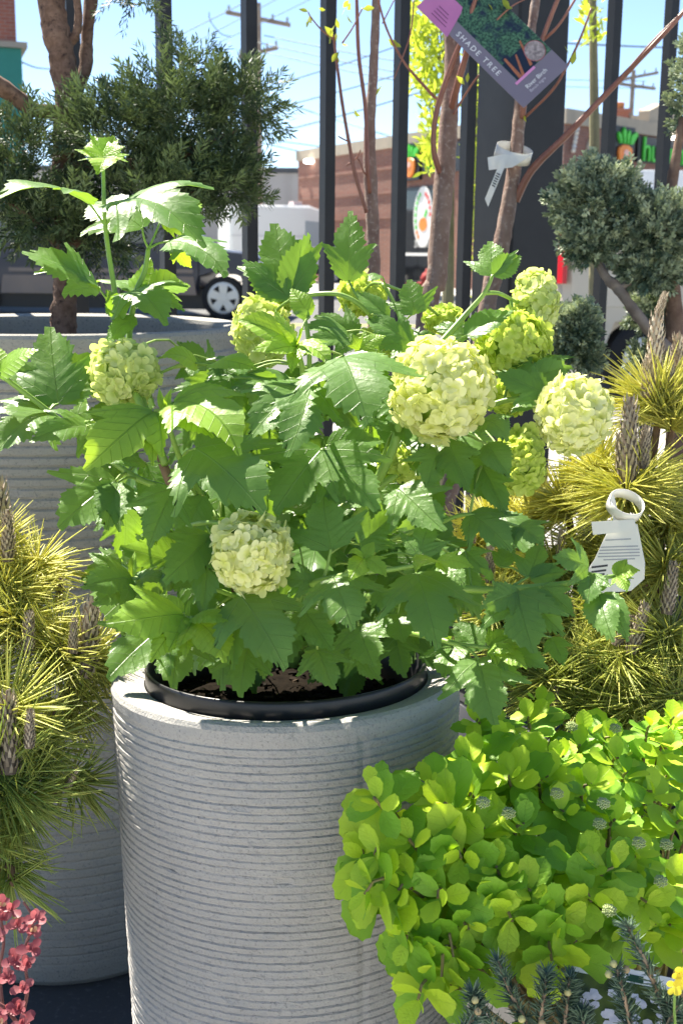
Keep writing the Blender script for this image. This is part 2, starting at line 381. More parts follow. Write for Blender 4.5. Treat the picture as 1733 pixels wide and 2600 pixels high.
# grey metal building further off, and the red and teal corner building
gb = thing('grey_warehouse', 'low grey metal clad warehouse beyond the brick shop', 'building', (-4.4, 62, 0))
mb = MB().box((-14, 0, 0), (4.4, 12, 4.9)); mb.obj('wall', M('grey_cladding', (.36,.36,.35), (.42,.42,.41), .7, nscale=.6), gb)
MB().box((-14.1, -.1, 4.9), (4.5, 12.1, 5.15)).obj('roof_edge', M('dark_trim', (.07,.08,.09), None, .6), gb)
for i in range(12): MB().box((-13.4 + i*1.5, -.06, 0), (-13.3 + i*1.5, .02, 4.85)).obj('cladding_rib', M('grey_cladding', (.4,.4,.4)), gb)
pR = P(43, 110, 26)
tb = thing('corner_building', 'red brick building with teal painted storey below', 'building', (pR.x, pR.y, 0), (0, 0, R(19)))
MB().box((-9, 0, pR.z), (0, 9, pR.z + 6)).obj('upper_wall', brick2, tb)
MB().box((-9, -.15, 0), (.08, 9, pR.z - .12)).obj('lower_wall', M('teal_paint', (.03,.22,.17), (.04,.26,.2), .6, nscale=2), tb)
MB().box((-9, -.25, pR.z - .12), (.2, 9, pR.z)).obj('string_course', stone, tb)
for i in range(3):
    w = MB().box((-7.5 + i*2.6, -.05, pR.z + 1.2), (-6.2 + i*2.6, .05, pR.z + 3.2)).obj('window', glass_dark, tb)
    MB().box((-7.6 + i*2.6, -.12, pR.z + 1.1), (-6.1 + i*2.6, .02, pR.z + 1.2)).obj('sill', stone, w)

# ================================================================== utility poles and wires
wood = M('weathered_pole_wood', (.2,.16,.13), (.3,.25,.2), .9, nscale=3)
def pole(px, pytop, d, arms, label, rot=.12):
    top = P(px, pytop, d); t = thing('utility_pole', label, 'utility pole', (top.x, top.y, 0), (0, 0, rot), group='street utility poles')
    MB().tube([(0,0,-.2), (0,0,top.z)], [.17,.11], 10).obj('post', wood, t)
    for (z, half, slope) in arms:
        q = top.z + z; a = MB()
        a.add([(-half,-.08,q-.07+slope*half),(half,-.08,q-.07-slope*half),(half,.08,q-.07-slope*half),(-half,.08,q-.07+slope*half),(-half,-.08,q+.07+slope*half),(half,-.08,q+.07-slope*half),(half,.08,q+.07-slope*half),(-half,.08,q+.07+slope*half)],
              [(3,2,1,0),(4,5,6,7),(0,1,5,4),(1,2,6,5),(2,3,7,6),(3,0,4,7)])
        arm = a.obj('crossarm', wood, t)
        for s_ in (-.9, -.45, .45, .9):
            MB().lathe([(.001,.0),(.05,.0),(.035,.07),(.06,.1),(.03,.2),(.001,.21)], 8).obj('insulator', M('insulator_glass', (.3,.34,.33), None, .2), arm, Matrix.Translation((s_*half, 0, q + .07 - slope*s_*half)))
    return t, top
pole(655, 8, 46, [(-.55, 1.22, .16), (-1.75, .75, -.25)], 'weathered wooden pole with two tilted crossarms above the warehouse')
pole(1607, 178, 62, [(-.35, 1.3, -.2), (-.75, 1.2, .1)], 'slim wooden pole with crossarms rising behind the brick shop')
wire_m = M('wire_sheath', (.1,.13,.14), None, .6)
for i, (a, b, da, db, r_) in enumerate([((400,118),(980,-190),40,50,.018), ((430,142),(930,-135),40,50,.015), ((455,152),(900,-60),40,50,.014),
        ((670,90),(1300,200),46,36,.02), ((655,108),(1300,235),46,36,.02), ((645,128),(1300,255),46,36,.02),
        ((700,216),(1300,10),46,34,.022), ((720,270),(1300,95),46,34,.022), ((670,345),(1300,160),46,34,.025), ((700,255),(1300,430),46,36,.02), ((660,362),(1230,480),46,44,.022), ((650,350),(1230,420),46,44,.02),
        ((1300,103),(2000,124),34,40,.025), ((20,140),(130,175),26,40,.022), ((1300,196),(1640,206),60,62,.015), ((1300,214),(1640,224),60,62,.015)]):
    A, B = P(*a, da), P(*b, db); md = (A + B)/2 - UP*(A-B).length*.006
    pts, rr = smooth_path([A, md, B], r_, 8)
    MB().tube(pts, rr, 5).obj('overhead_wire', wire_m, label='grey overhead wire strung between the street poles', cat='wire', group='overhead wires')
pts, rr = smooth_path([P(531,32,42), P(535,55,43), P(560,85,45), P(588,93,46)], .02, 5)
MB().tube(pts, rr, 5).obj('overhead_wire', wire_m, label='drooping jumper wire hanging between two crossarms of one pole', cat='wire')

# ================================================================== vehicles
rubber = M('tyre_rubber', (.015,.015,.016), None, .8); alloy = M('silver_alloy', (.62,.61,.58), None, .35, metal=.3)
car_glass = M('car_glass', (.03,.04,.05), None, .06, spec=.7)
def wheel(parent, x, z, y, r=.36, rim=.25, spokes=5):
    w = MB().prism([(x + r*math.cos(t*math.pi/14), z + r*math.sin(t*math.pi/14)) for t in range(28)], y, y + .24, bev=.03).obj('wheel', rubber, parent)
    m_ = MB(); n = 30
    o = [(x + rim*math.cos(2*math.pi*t/n), z + rim*math.sin(2*math.pi*t/n)) for t in range(n)]; i_ = [(x + rim*.82*math.cos(2*math.pi*t/n), z + rim*.82*math.sin(2*math.pi*t/n)) for t in range(n)]
    V = [(a, y - .012, b) for a, b in o] + [(a, y - .02, b) for a, b in i_] + [(a, y + .01, b) for a, b in i_]
    F = [(k, (k+1) % n, n + (k+1) % n, n + k) for k in range(n)] + [(n + k, n + (k+1) % n, 2*n + (k+1) % n, 2*n + k) for k in range(n)]
    m_.add(V, F)
    for k in range(spokes):
        a = 2*math.pi*k/spokes + .3; c, s_ = math.cos(a), math.sin(a); wd = .05
        m_.prism([(x - s_*wd, z + c*wd), (x + s_*wd, z - c*wd), (x + c*rim*.86 + s_*wd*1.5, z + s_*rim*.86 - c*wd*1.5), (x + c*rim*.86 - s_*wd*1.5, z + s_*rim*.86 + c*wd*1.5)], y - .03, y + .0)
    m_.prism([(x + .07*math.cos(t*math.pi/6), z + .07*math.sin(t*math.pi/6)) for t in range(12)], y - .04, y + .0)
    m_.obj('rim', alloy, w)
    return w
# dark utility car parked along the near side of the road
pw = PZ(568, 812, 0.0)
suv = thing('parked_car', 'dark blue grey sport utility car with painted tan reflections on lower doors and pale spoked wheels', 'car', (pw.x, pw.y, 0), (0, 0, R(-3)))
navy = M('navy_car_paint', (.03,.035,.055), (.04,.04,.055), .32, nscale=1, coat=.15, spec=.4); tan = M('tan_door_reflection', (.24,.19,.16), (.2,.16,.14), .45, nscale=2)
W = 1.8
bodyp = [(.82,.42),(.80,.75),(.70,1.0),(.30,1.10),(-.25,1.16),(-1.0,1.22),(-5.1,1.24),(-5.25,.9),(-5.25,.42),(-4.62,.42),(-4.55,.72),(-4.2,.84),(-3.85,.72),(-3.78,.42),(-.45,.42),(-.38,.7),(0,.84),(.36,.7),(.43,.42)]
MB().prism(bodyp, 0, W, bev=.05).obj('body', navy, suv)
MB().prism([(-.45,.40),(-3.76,.40),(-3.7,.70),(-.5,.70)], -.02, .1).obj('door_reflection', tan, suv)  # reflection along the lower doors, painted in as tan bands
MB().prism([(-.5,.76),(-3.6,.76),(-3.6,.82),(-.5,.82)], -.025, .1).obj('door_reflection', tan, suv)
MB().prism([(-.28,1.17),(-1.0,1.68),(-1.6,1.78),(-4.5,1.76),(-5.1,1.24)], .1, W - .1, bev=.08).obj('roof', navy, suv)
for poly in ([(-.55,1.24),(-1.07,1.62),(-1.72,1.68),(-1.72,1.25)], [(-1.82,1.25),(-1.82,1.68),(-2.85,1.68),(-2.85,1.25)], [(-2.95,1.25),(-2.95,1.68),(-4.45,1.66),(-4.8,1.28)]):
    MB().prism(poly, .085, .2).obj('window', car_glass, suv)
MB().box((-4.6,.15,.16),(.55,1.6,.5)).obj('underbody', dark_frame, suv)
wheel(suv, 0, .36, -.02, .36, .26); wheel(suv, -4.2, .36, -.02, .36, .26)
MB().prism([(-.85,1.2),(-.6,1.2),(-.6,1.38),(-.82,1.36)], -.2, .02, bev=.02).obj('wing_mirror', navy, suv)
for x_ in (-1.65, -2.75): MB().box((x_, -.03, 1.02), (x_+.2, .01, 1.06)).obj('door_handle', alloy, suv)
MB().prism([(.55,.8),(.77,.78),(.72,.95),(.55,.98)], -.015, .2).obj('headlight', M('lamp_lens', (.6,.62,.62), None, .1), suv)
for x_ in (-.42, -1.78): MB().box((x_, -.008, .45), (x_+.02, .02, 1.2)).obj('door_gap', rubber, suv)
# white high-roof van by the far kerb
pv = PZ(905, 726, .0)
van = thing('delivery_van', 'white high roof delivery van by the brick shop wall', 'van', (pv.x, pv.y, 0.0), (0, 0, R(18)))
whitep = M('white_car_paint', (.74,.75,.76), None, .25, coat=.4)
MB().prism([(0,.5),(-.02,.95),(-.35,1.2),(-.85,1.75),(-1.25,2.5),(-1.7,2.66),(-4.4,2.62),(-4.45,.4),(-.2,.4)], 0, 1.95, bev=.1).obj('body', whitep, van)
MB().prism([(-.72,1.3),(-1.2,2.1),(-1.85,2.15),(-1.85,1.3)], -.01, .1).obj('window', M('van_glass', (.35,.4,.45), None, .1), van)
MB().prism([(.03,.38),(.03,.72),(-4.47,.62),(-4.47,.36)], -.03, 1.98).obj('bumper', dark_frame, van)
MB().box((-4.4, -.012, 1.62), (-1.9, .02, 1.66)).obj('side_moulding', M('pale_grey_trim', (.55,.56,.58), None, .4), van)
wheel(van, -.85, .35, -.05, .35, .2); wheel(van, -3.7, .35, -.05, .35, .2)
MB().box((-2.2, .2, 2.66), (-1.9, .8, 2.78)).obj('roof_beacon', M('pale_pink_plastic', (.7,.55,.55), None, .4), van)
# cream van close by, beyond the railing
pc = PZ(1426, 1012, .0)
cv = thing('cream_van', 'cream van with a red tail lamp parked just beyond the black railing', 'van', (pc.x, pc.y, 0.0), (0, 0, R(9)))
cream = M('cream_car_paint', (.50,.45,.36), (.47,.42,.34), .3, nscale=2, coat=.3); roofw = M('white_van_roof', (.78,.79,.8), None, .3)
MB().prism([(0,.36),(-.04,1.3),(.02,1.45),(4.8,1.45),(4.8,.36),(3.2,.36),(3.12,.6),(2.8,.68),(2.48,.6),(2.4,.36),(1.05,.36),(.98,.6),(.66,.68),(.34,.6),(.26,.36)], 0, 1.85, bev=.06).obj('body', cream, cv)
MB().prism([(.04,1.45),(.16,1.71),(.35,1.78),(4.4,1.78),(4.8,1.45)], .06, 1.8, bev=.1).obj('roof', roofw, cv)
MB().prism([(.5,1.15),(.52,1.41),(1.6,1.41),(1.6,1.15)], -.012, .05).obj('window', car_glass, cv)
MB().prism([(1.75,1.15),(1.75,1.41),(3.0,1.41),(3.0,1.15)], -.012, .05).obj('window', car_glass, cv)
MB().prism([(-.055,.9),(-.055,1.34),(-.02,1.34),(-.02,.9)], -.03, .2).obj('tail_lamp', M('red_lens', (.5,.01,.02), None, .25), cv)
MB().prism([(.26,.72),(.24,.98),(.5,.98),(.54,.86),(.5,.72)], -.008, .05, bev=.004).obj('fuel_flap', M('cream_panel', (.56,.5,.4), None, .35), cv)
MB().box((.3, -.012, 1.05), (.56, .02, 1.065)).obj('badge', alloy, cv)
for x_ in (1.15, 1.68): MB().box((x_, -.006, .5), (x_+.015, .02, 1.43)).obj('door_gap', rubber, cv)
wheel(cv, .66, .3, -.03, .3, .19, 6); wheel(cv, 2.8, .3, -.03, .3, .19, 6)
# hydrant on the far pavement
ph = PZ(1083, 772, .12)
hy = thing('fire_hydrant', 'red fire hydrant on the pavement before the shop door', 'hydrant', ph)
red = M('hydrant_red', (.5,.04,.03), (.4,.05,.04), .5, nscale=6)
MB().lathe([(.16,0),(.16,.06),(.1,.08),(.1,.45),(.14,.47),(.14,.52),(.1,.6),(.04,.66),(.04,.7),(.001,.7)], 14).obj('barrel', red, hy, None, True)
for s_ in (-1, 1): MB().tube([(s_*.08,0,.38),(s_*.2,0,.38)], .055, 8).obj('nozzle', red, hy)
MB().tube([(0,-.08,.34),(0,-.19,.34)], .07, 10).obj('nozzle', red, hy)

# ================================================================== fence
F0 = Vector((-.354, 0, 0)); FD = Vector((.158, .097, 0)); FN = FD.normalized(); FANG = math.atan2(FD.y, FD.x)
def d2y(px, d): return P(px, 300, d)
fence = thing('railing_fence', 'black metal railing of upright square bars beyond the planters', 'fence', (-.354, 2.35, 0), (0, 0, FANG))
base_y = P(409, 300, 2.4).y
fence.location = (-.354, base_y, 0)
st = FD.length
bar_me = MB().box((-.0125, -.0125, .06), (.0125, .0125, 2.5)).mesh('bar', black_paint)
OFFS = [-2*st, -st, 0, st, 2*st, 3*st, 4*st] + [6*st + .058 + k*(st*1.02) for k in range(4)]
for o_ in OFFS: link('bar', bar_me, fence, Matrix.Translation((o_, 0, 0)))
for (a, b) in ((-.6, 4.62*st), (5.6*st, 2.4)):
    for z in (.14, 2.36): MB().box((a, -.019, z), (b, .019, z + .04)).obj('rail', black_paint, fence)
column = thing('fence_column', 'thick square black steel column in the railing', 'column', fence.location + FN * .893, (0, 0, FANG))
mb = MB(); w = .074
prof = [(-w,-w+.006),(-w+.006,-w),(w-.006,-w),(w,-w+.006),(w,w-.006),(w-.006,w),(-w+.006,w),(-w,w-.006)]
mb.add([(x,y,0) for x,y in prof] + [(x,y,2.7) for x,y in prof], [(i,(i+1)%8,8+(i+1)%8,8+i) for i in range(8)] + [tuple(range(8,16))])
mb.obj('shaft', black_paint, column)
MB().box((-.11,-.11,0),(.11,.11,.012)).obj('base_plate', black_paint, column)
MB().box((-.08,-.08,2.7),(.08,.08,2.73)).obj('cap', black_paint, column)

# ================================================================== planters
def ridged(rt, rb, h, pitch, wall, amp=.00095, smooth_below=0., n=168, seam=None, rim_drop=.006):
    """thrown ridged planter: ridged outside, flat lip, short inside wall"""
    prof = []; z = 0.0
    def rr(z): return rb + (rt - rb) * (z / h) ** .8
    if smooth_below: prof += [(rr(0) - .01, 0.0), (rr(0), .012)]; z = smooth_below
    else: prof += [(rr(0) - .008, 0.0), (rr(0.008), .008)]; z = .01
    nr = int((h - .022 - z) / pitch); ridge0 = len(prof)
    for i in range(nr):
        a = amp * (.85 + .3 * rnd.random()); q = z + i * pitch + rnd.uniform(-.0004, .0004)
        if smooth_below: a *= min(1, .25 + (q - smooth_below) * 1.2)
        r0 = rr(q)
        prof += [(r0 - a, q), (r0 + a*.2, q + pitch*.16), (r0 + a*.45, q + pitch*.74), (r0 - a, q + pitch*.92)]
    ridge1 = len(prof)
    r1 = rr(h)
    prof += [(r1, h - .016), (r1 + .0005, h - .007), (r1 - .0025, h - .002), (r1 - .007, h), (r1 - wall, h - rim_drop), (r1 - wall - .002, h - rim_drop - .006), (r1 - wall - .004, h - .12)]
    V, F = lathe(prof, n); V = np.array(V)
    V = V.reshape(len(prof), n, 3)
    wob = nrg.normal(0, 1, (len(prof), n)); k_ = np.ones(9) / 9
    wob = np.stack([np.convolve(np.concatenate([w_[-4:], w_, w_[:4]]), k_, 'valid') for w_ in wob])
    wob2 = nrg.normal(0, .0003, (len(prof), n))
    sc = 1 + (wob * .0005 + wob2*.7)[:, :, None] / r1
    V[:, :, :2] *= np.where(np.arange(len(prof))[:, None, None] < ridge1 + 3, sc, 1 + (sc - 1) * .4)
    if seam is not None:
        k = int(seam / (2*math.pi) * n) % n
        V[ridge0:ridge1, k, :2] *= 1 - .0016 / r1
        V[ridge0:ridge1, k+1:, 2] += .0008
    for _ in range(26):                       # chips broken out of the ridges
        i, k, w_ = rnd.randrange(ridge0, ridge1 - 3), rnd.randrange(n), rnd.randrange(1, 4)
        for j in range(w_): V[i:i+2, (k+j) % n, :2] *= 1 - rnd.uniform(.001, .0024) / r1
    return V.reshape(-1, 3), F
PX, PYY, PZZ = P(727, 1702, 1.3)          # middle of the front planter's rim
RIM = PZZ
tilt = (R(-3.4), R(-1.3), 0)
front = thing('ridged_planter', 'pale grey ridged concrete planter holding the black nursery pot', 'planter', (0, 0, 0), tilt, group='ridged concrete planters')
H1 = RIM + .004
V, F = ridged(.1835, .166, H1, .0079, .0335, seam=R(-90 + 24))
body_front = link('body', mesh('body', V, F, concrete), front)
front.location = (0, 0, 0); bpy.context.view_layer.update()
top = front.matrix_basis @ Vector((0, 0, H1))
front.location = (PX - top.x, PYY - top.y, RIM - top.z)
FM = Matrix.Translation(front.location) @ Matrix.Rotation(tilt[1], 4, 'Y') @ Matrix.Rotation(tilt[0], 4, 'X')
front_top = FM @ Vector((0, 0, H1))
npot = thing('nursery_pot', 'glossy black plastic nursery pot of soil set into the front planter', 'pot', front_top, tilt)
prof = [(.11,-.24),(.122,-.24),(.140,-.03),(.1452,-.014),(.1478,-.012),(.1486,-.010),(.1488,.0085),(.1478,.0108),(.1462,.0112),(.1448,.0100),(.1436,-.004),(.141,-.008),(.1395,-.035),(.137,-.06),(.12,-.2)]
V, F = lathe(prof, 96); link('pot_wall', mesh('pot_wall', V, F, black_plastic, smooth=True), npot)
def soil_disc(rad, z, parent, n=22, chips=260, amp=.006):
    mb = MB(); V = [(0,0,z)]; F = []
    for i in range(1, n):
        for k in range(48):
            a = 2*math.pi*k/48; q = rad*i/(n-1); V.append((q*math.cos(a), q*math.sin(a), z + rnd.gauss(0, amp*.35) - .0*i))
    for k in range(48): F.append((0, 1+k, 1+(k+1)%48))
    for i in range(n-2):
        for k in range(48): F.append((1+i*48+k, 1+(i+1)*48+k, 1+(i+1)*48+(k+1)%48, 1+i*48+(k+1)%48))
    so = link('soil', mesh('soil', V, F, soil_m, smooth=True), parent, kind='stuff')
    mb = MB()
    for _ in range(chips):
        a = rnd.uniform(0, 6.28); q = rad*math.sqrt(rnd.random())*.97; s_ = rnd.uniform(.0015, .005)
        m = Matrix.Translation((q*math.cos(a), q*math.sin(a), z + .002)) @ Matrix.Rotation(rnd.uniform(0,6.28), 4, 'Z') @ Matrix.Rotation(rnd.uniform(-.6,.6), 4, 'X')
        b = MB().box((-s_, -s_*.4, -s_*.2), (s_, s_*.4, s_*.25)); V = [tuple(m @ Vector(v)) for v in np.concatenate(b.V)]
        mb.add(V, b.F, rnd.random()*.9 if rnd.random() < .18 else .05)
    mb.obj('bark_chips', M('dark_bark_chip', (.006,.0045,.003), (.06,.042,.028), .95, by='attr', spec=.1), parent, kind='stuff')
soil_disc(.1385, -.034, npot)
# tall planter behind
BX, BY, _ = P(140, 818, 1.9); BRIM = P(140, 818, 1.9).z
backp = thing('ridged_planter', 'tall dark grey ridged concrete planter holding the clipped conifer', 'planter', (BX, BY, 0), group='ridged concrete planters')
V, F = ridged(.288, .225, BRIM, .0148, .026, amp=.002, smooth_below=.03, n=180, rim_drop=.004)
link('body', mesh('body', V, F, concrete_b), backp)
bs_ = thing('conifer_soil', 'dark soil filling the tall planter round the conifer trunk', 'soil', (BX, BY, BRIM - .07)); bs_['kind'] = 'stuff'
soil_disc(.262, 0, bs_, chips=60)
# ================================================================== VIBURNUM
# half outline of a three-lobed leaf, petiole at (0, 0), tip near (0, 1)
HALF = [(0,0),(.05,-.03),(.17,.0),(.26,.08),(.33,.19),(.42,.36),(.56,.63),(.37,.52),(.20,.47),(.245,.63),(.235,.74),(.165,.87),(.07,.98),(0,1.10)]
HALF_SLIM = [(0,0),(.05,-.02),(.15,.03),(.23,.13),(.30,.28),(.43,.55),(.30,.51),(.21,.49),(.24,.62),(.21,.76),(.12,.90),(.05,1.0),(0,1.1)]
HALF_OVAL = [(0,0),(.07,-.01),(.19,.08),(.27,.22),(.31,.40),(.28,.57),(.20,.76),(.10,.92),(.04,1.02),(0,1.1)]
def viburnum_leaf(half, seed, bend=.7, fold=.25, curl=.12, teeth=.105, tooth=.046, asym=.1):
    g = random.Random(seed); side = []; cen = np.array([0, .27])
    tipi = max(range(len(half)), key=lambda i: half[i][0])
    for sgn in (1, -1):
        pts = []; k = 1 + g.uniform(-asym, asym)
        for i in range(len(half) - 1):
            (x0, y0), (x1, y1) = half[i], half[i+1]
            L = math.hypot(x1-x0, y1-y0); n = max(1, round(L / teeth * g.uniform(.75, 1.25)))
            q = 0 if i < 2 else (.3 if len(half) > 11 and tipi <= i < tipi + 2 else 1)
            for j in range(n):
                t = j / n; pts.append((x0 + (x1-x0)*t, y0 + (y1-y0)*t))
                if q:                                      # a pointed tooth leaning to the tip of the lobe
                    t2 = (j + .78) / n; nx, ny = (y1-y0)/L, -(x1-x0)/L; a = tooth * q * g.uniform(.45, 1.35)
                    pts.append((x0 + (x1-x0)*t2 + nx*a, y0 + (y1-y0)*t2 + ny*a))
        pts.append(half[-1])
        rel = np.array(pts) - cen; an = np.maximum.accumulate(np.arctan2(rel[:, 1], np.maximum(rel[:, 0], 1e-6))); rd = np.hypot(rel[:, 0], rel[:, 1])
        an = an + np.arange(len(an)) * 1e-4; an = np.minimum(an, math.pi/2)
        side.append([(rd[i]*math.cos(an[i])*sgn*k, cen[1] + rd[i]*math.sin(an[i])) for i in range(len(an))])
    outl = side[0] + list(reversed(side[1]))[1:-1]
    n = len(outl); O = np.array(outl); rings = [.16, .34, .52, .70, .85, 1.0]
    V = [cen]; F = []
    S = O.copy()
    for _ in range(3): S = (np.roll(S, 1, 0) + 2*S + np.roll(S, -1, 0)) / 4
    for q in rings: V += list(cen + ((O if q > .9 else S) - cen) * q)
    V = np.array(V)
    for k in range(n): F.append((0, 1+k, 1+(k+1)%n))
    for i in range(len(rings)-1):
        for k in range(n):
            a, b = 1+i*n+k, 1+i*n+(k+1)%n; F.append((a, a+n, b+n)); F.append((a, b+n, b))
    F = np.array(F)[:, ::-1]
    # veins: nearest of three axes from the petiole
    lob = half[tipi]; ang = math.atan2(lob[0], lob[1])
    axes = [np.array((0, 1.)), np.array((math.sin(ang), math.cos(ang))), np.array((-math.sin(ang), math.cos(ang)))]
    if len(half) < 11: axes = axes[:1]
    def uvof(p, ax): return p @ ax, p[0]*ax[1] - p[1]*ax[0]
    uv = []
    for f in F:
        c = V[f].mean(0); best = min(axes, key=lambda a: abs(uvof(c, a)[1]) + (0 if uvof(c, a)[0] > 0 else 9) + (.04 if a is not axes[0] else 0))
        for i in f: uv.append(uvof(V[i], best))
    x, y = V[:, 0], V[:, 1]
    rr_ = np.abs(x); rad = np.hypot(x, y - .27)
    p1, p2, p3 = g.uniform(0, 6), g.uniform(0, 6), g.uniform(0, 6)
    z = fold * rr_ * .7 - curl * 2.6 * rr_**2 + .06*np.sin(7*y + p1 + 3*x) * rr_ + .03*np.sin(13*x + p2) * y*y + .05*np.sin(6*y + p3)*np.sign(x)*rr_ + .012*np.sin(13*y + p2)*rad**2
    z += .004 * np.cos(2*math.pi*(y - rr_*.85)*7) * np.minimum(1, rr_*6)
    th = bend * y; yy = np.where(np.abs(bend) > 1e-3, np.sin(th)/bend, y) + 0*y; zz = -(1-np.cos(th))/bend if abs(bend) > 1e-3 else 0*y
    X, Y, Z = x * (1 + g.uniform(-.02,.02)), yy + z*np.sin(th), zz + z*np.cos(th)
    tw = g.uniform(-.35, .35); c_, s_ = np.cos(tw*y), np.sin(tw*y); X, Z = X*c_ - Z*s_, X*s_ + Z*c_
    i_t = int(np.argmax(V[:, 1])); a = math.atan2(Z[i_t], Y[i_t]); L = math.hypot(Y[i_t], Z[i_t])
    ca, sa = math.cos(-a), math.sin(-a); Y, Z = (Y*ca - Z*sa)/L, (Y*sa + Z*ca)/L; X = X/L
    return np.stack([X, Y, Z], 1), F, np.array(uv)
leaf_old = leaf_material('viburnum_leaf', (.080,.175,.036), (.165,.295,.070), (.33,.55,.03), .38, (.21,.35,.085), 6, .008, .26, .04, .37)
leaf_new = leaf_material('viburnum_young_leaf', (.22,.40,.045), (.32,.50,.055), (.46,.66,.03), .42, (.19,.36,.03), 8, .011, .3, .09, .42)
LV = {}
for kind, half, mt in (('m', HALF, leaf_old), ('s', HALF_SLIM, leaf_old), ('o', HALF_OVAL, leaf_old), ('y', HALF_SLIM, leaf_new), ('v', HALF_OVAL, leaf_new)):
    for k, (bend, fold, curl) in enumerate(((.35,.30,.10), (.75,.15,.16), (1.15,.30,.22), (.15,.10,.06), (-.35,.5,.05), (.6,.55,.12), (1.5,.2,.25))):
        V, F, uv = viburnum_leaf(half, 50 + k*7 + ord(kind), bend, fold, curl, tooth=.046 if kind in 'mso' else .028)
        LV[kind, k] = mesh('leaf', V, F, mt, uv=uv, smooth=True)
VB = front_top + Vector((0, 0, -.03))
vib = thing('snowball_viburnum', 'leafy snowball viburnum with pale green flower balls in the black pot', 'shrub', VB)
VO = Matrix.Translation(-VB)
vstem_new = M('viburnum_green_stem', (.17,.29,.05), (.22,.36,.06), .45, nscale=20); vstem_old = M('viburnum_woody_stem', (.14,.09,.055), (.2,.14,.09), .8, nscale=40, bump=.4, bscale=200)
LEAF_BASES = []
def leaf(b, t, d, d2=None, kind='m', var=None, a=.55, w=1., nx=0., pet=0.):
    """b, t: petiole end and tip in photo pixels, d, d2: depths"""
    B = P(*b, d); T = P(*t, d2 if d2 else d)
    n = (CAM - B).normalized() * a + UP * (1 - a) + C_R * nx + jit(.08)
    LEAF_BASES.append((B, T))
    o = link('leaf', LV[kind, rnd.choice((0,1,3,5)) if var is None else var], vib, VO @ frame(B, T, n, w * rnd.uniform(.94, 1.06)))
    return o
L = leaf
# --- tall shoot on the left
D = 1.22
L((264,405),(276,440),D,D-.03,'y',2,.9,1.4); L((263,400),(214,388),D,D-.02,'y',1,.5,1.3); L((265,398),(313,366),D,D,'y',1,.5,1.3); L((264,400),(290,345),D,D+.03,'y',4,.8,1.2); L((263,400),(238,346),D,D+.03,'y',4,.8,1.2)
L((228,518),(8,512),D,D-.06,'s',2,.16,1.25); L((362,577),(210,528),D+.01,D+.05,'s',1,.34,1.25)
L((306,513),(526,628),D,D-.06,'m',2,.40,.85); L((408,560),(520,528),D+.03,D+.06,'y',5,.6,1.1); L((410,565),(470,590),D+.03,D+.05,'y',1,.6,1.0); L((432,612),(598,688),D+.02,D-.02,'s',1,.34,.95); L((436,618),(484,682),D+.03,D+.05,'y',3,.7,1.0)
L((250,730),(58,660),D-.01,D-.05,'s',1,.38,1.25); L((252,732),(92,705),D,D-.04,'s',2,.3,.8)
L((338,745),(492,735),D+.03,D+.08,'y',5,.34,1.1); L((335,742),(428,826),D,D-.05,'m',2,.58,.95); L((340,742),(470,790),D+.01,D,'o',2,.6,.8)
L((302,797),(272,735),D,D-.02,'o',5,.6,1.4); L((300,800),(340,745),D,D-.02,'o',5,.6,1.1); L((343,806),(262,872),D,D-.02,'o',1,.6,.9)
L((350,742),(255,712),D+.03,D+.07,'o',1,.35,.9)
# --- left side branch
L((148,1024),(120,828),1.20,1.24,'m',3,.72,1.05); L((150,1020),(268,886),1.21,1.24,'o',0,.7,1.05); L((146,1026),(8,905),1.21,1.22,'o',0,.6,.8)
L((0,952),(98,888),1.17,1.16,'v',1,.5,1.3); L((-6,960),(-20,870),1.17,1.19,'v',1,.6,1.2)
L((185,1098),(330,1010),1.2,1.24,'m',3,.55,.9); L((240,1085),(72,1122),1.18,1.13,'m',1,.5,.8); L((118,1048),(-16,1152),1.19,1.14,'m',1,.55,1.05); L((188,1098),(240,1078),1.18,1.17,'v',2,.3,.7)
L((118,1046),(0,1010),1.2,1.22,'o',1,.5,.9)
L((392,1047),(264,1214),1.13,1.08,'y',2,.62,1.15); L((396,1048),(388,1183),1.13,1.09,'v',1,.7,.75); L((388,1044),(214,1142),1.13,1.09,'v',1,.55,.75)
L((417,1046),(402,985),1.13,1.13,'v',5,.7,.6); L((419,1046),(434,984),1.13,1.12,'v',5,.7,.6)
L((441,1024),(648,1124),1.13,1.08,'y',2,.5,.95); L((440,1028),(542,1112),1.13,1.09,'v',1,.62,.95); L((443,1022),(600,1020),1.14,1.14,'v',2,.45,.75)
L((292,1222),(143,1335),1.17,1.12,'m',0,.72,1.12); L((300,1225),(270,1345),1.17,1.13,'o',0,.75,1.0); L((300,1218),(225,1160),1.19,1.22,'o',0,.6,1.0)
L((440,1243),(372,1386),1.12,1.08,'m',0,.78,.98); L((350,1150),(305,1180),1.18,1.17,'o',1,.6,1.0)
L((370,1180),(280,1170),1.17,1.15,'o',1,.6,.9)
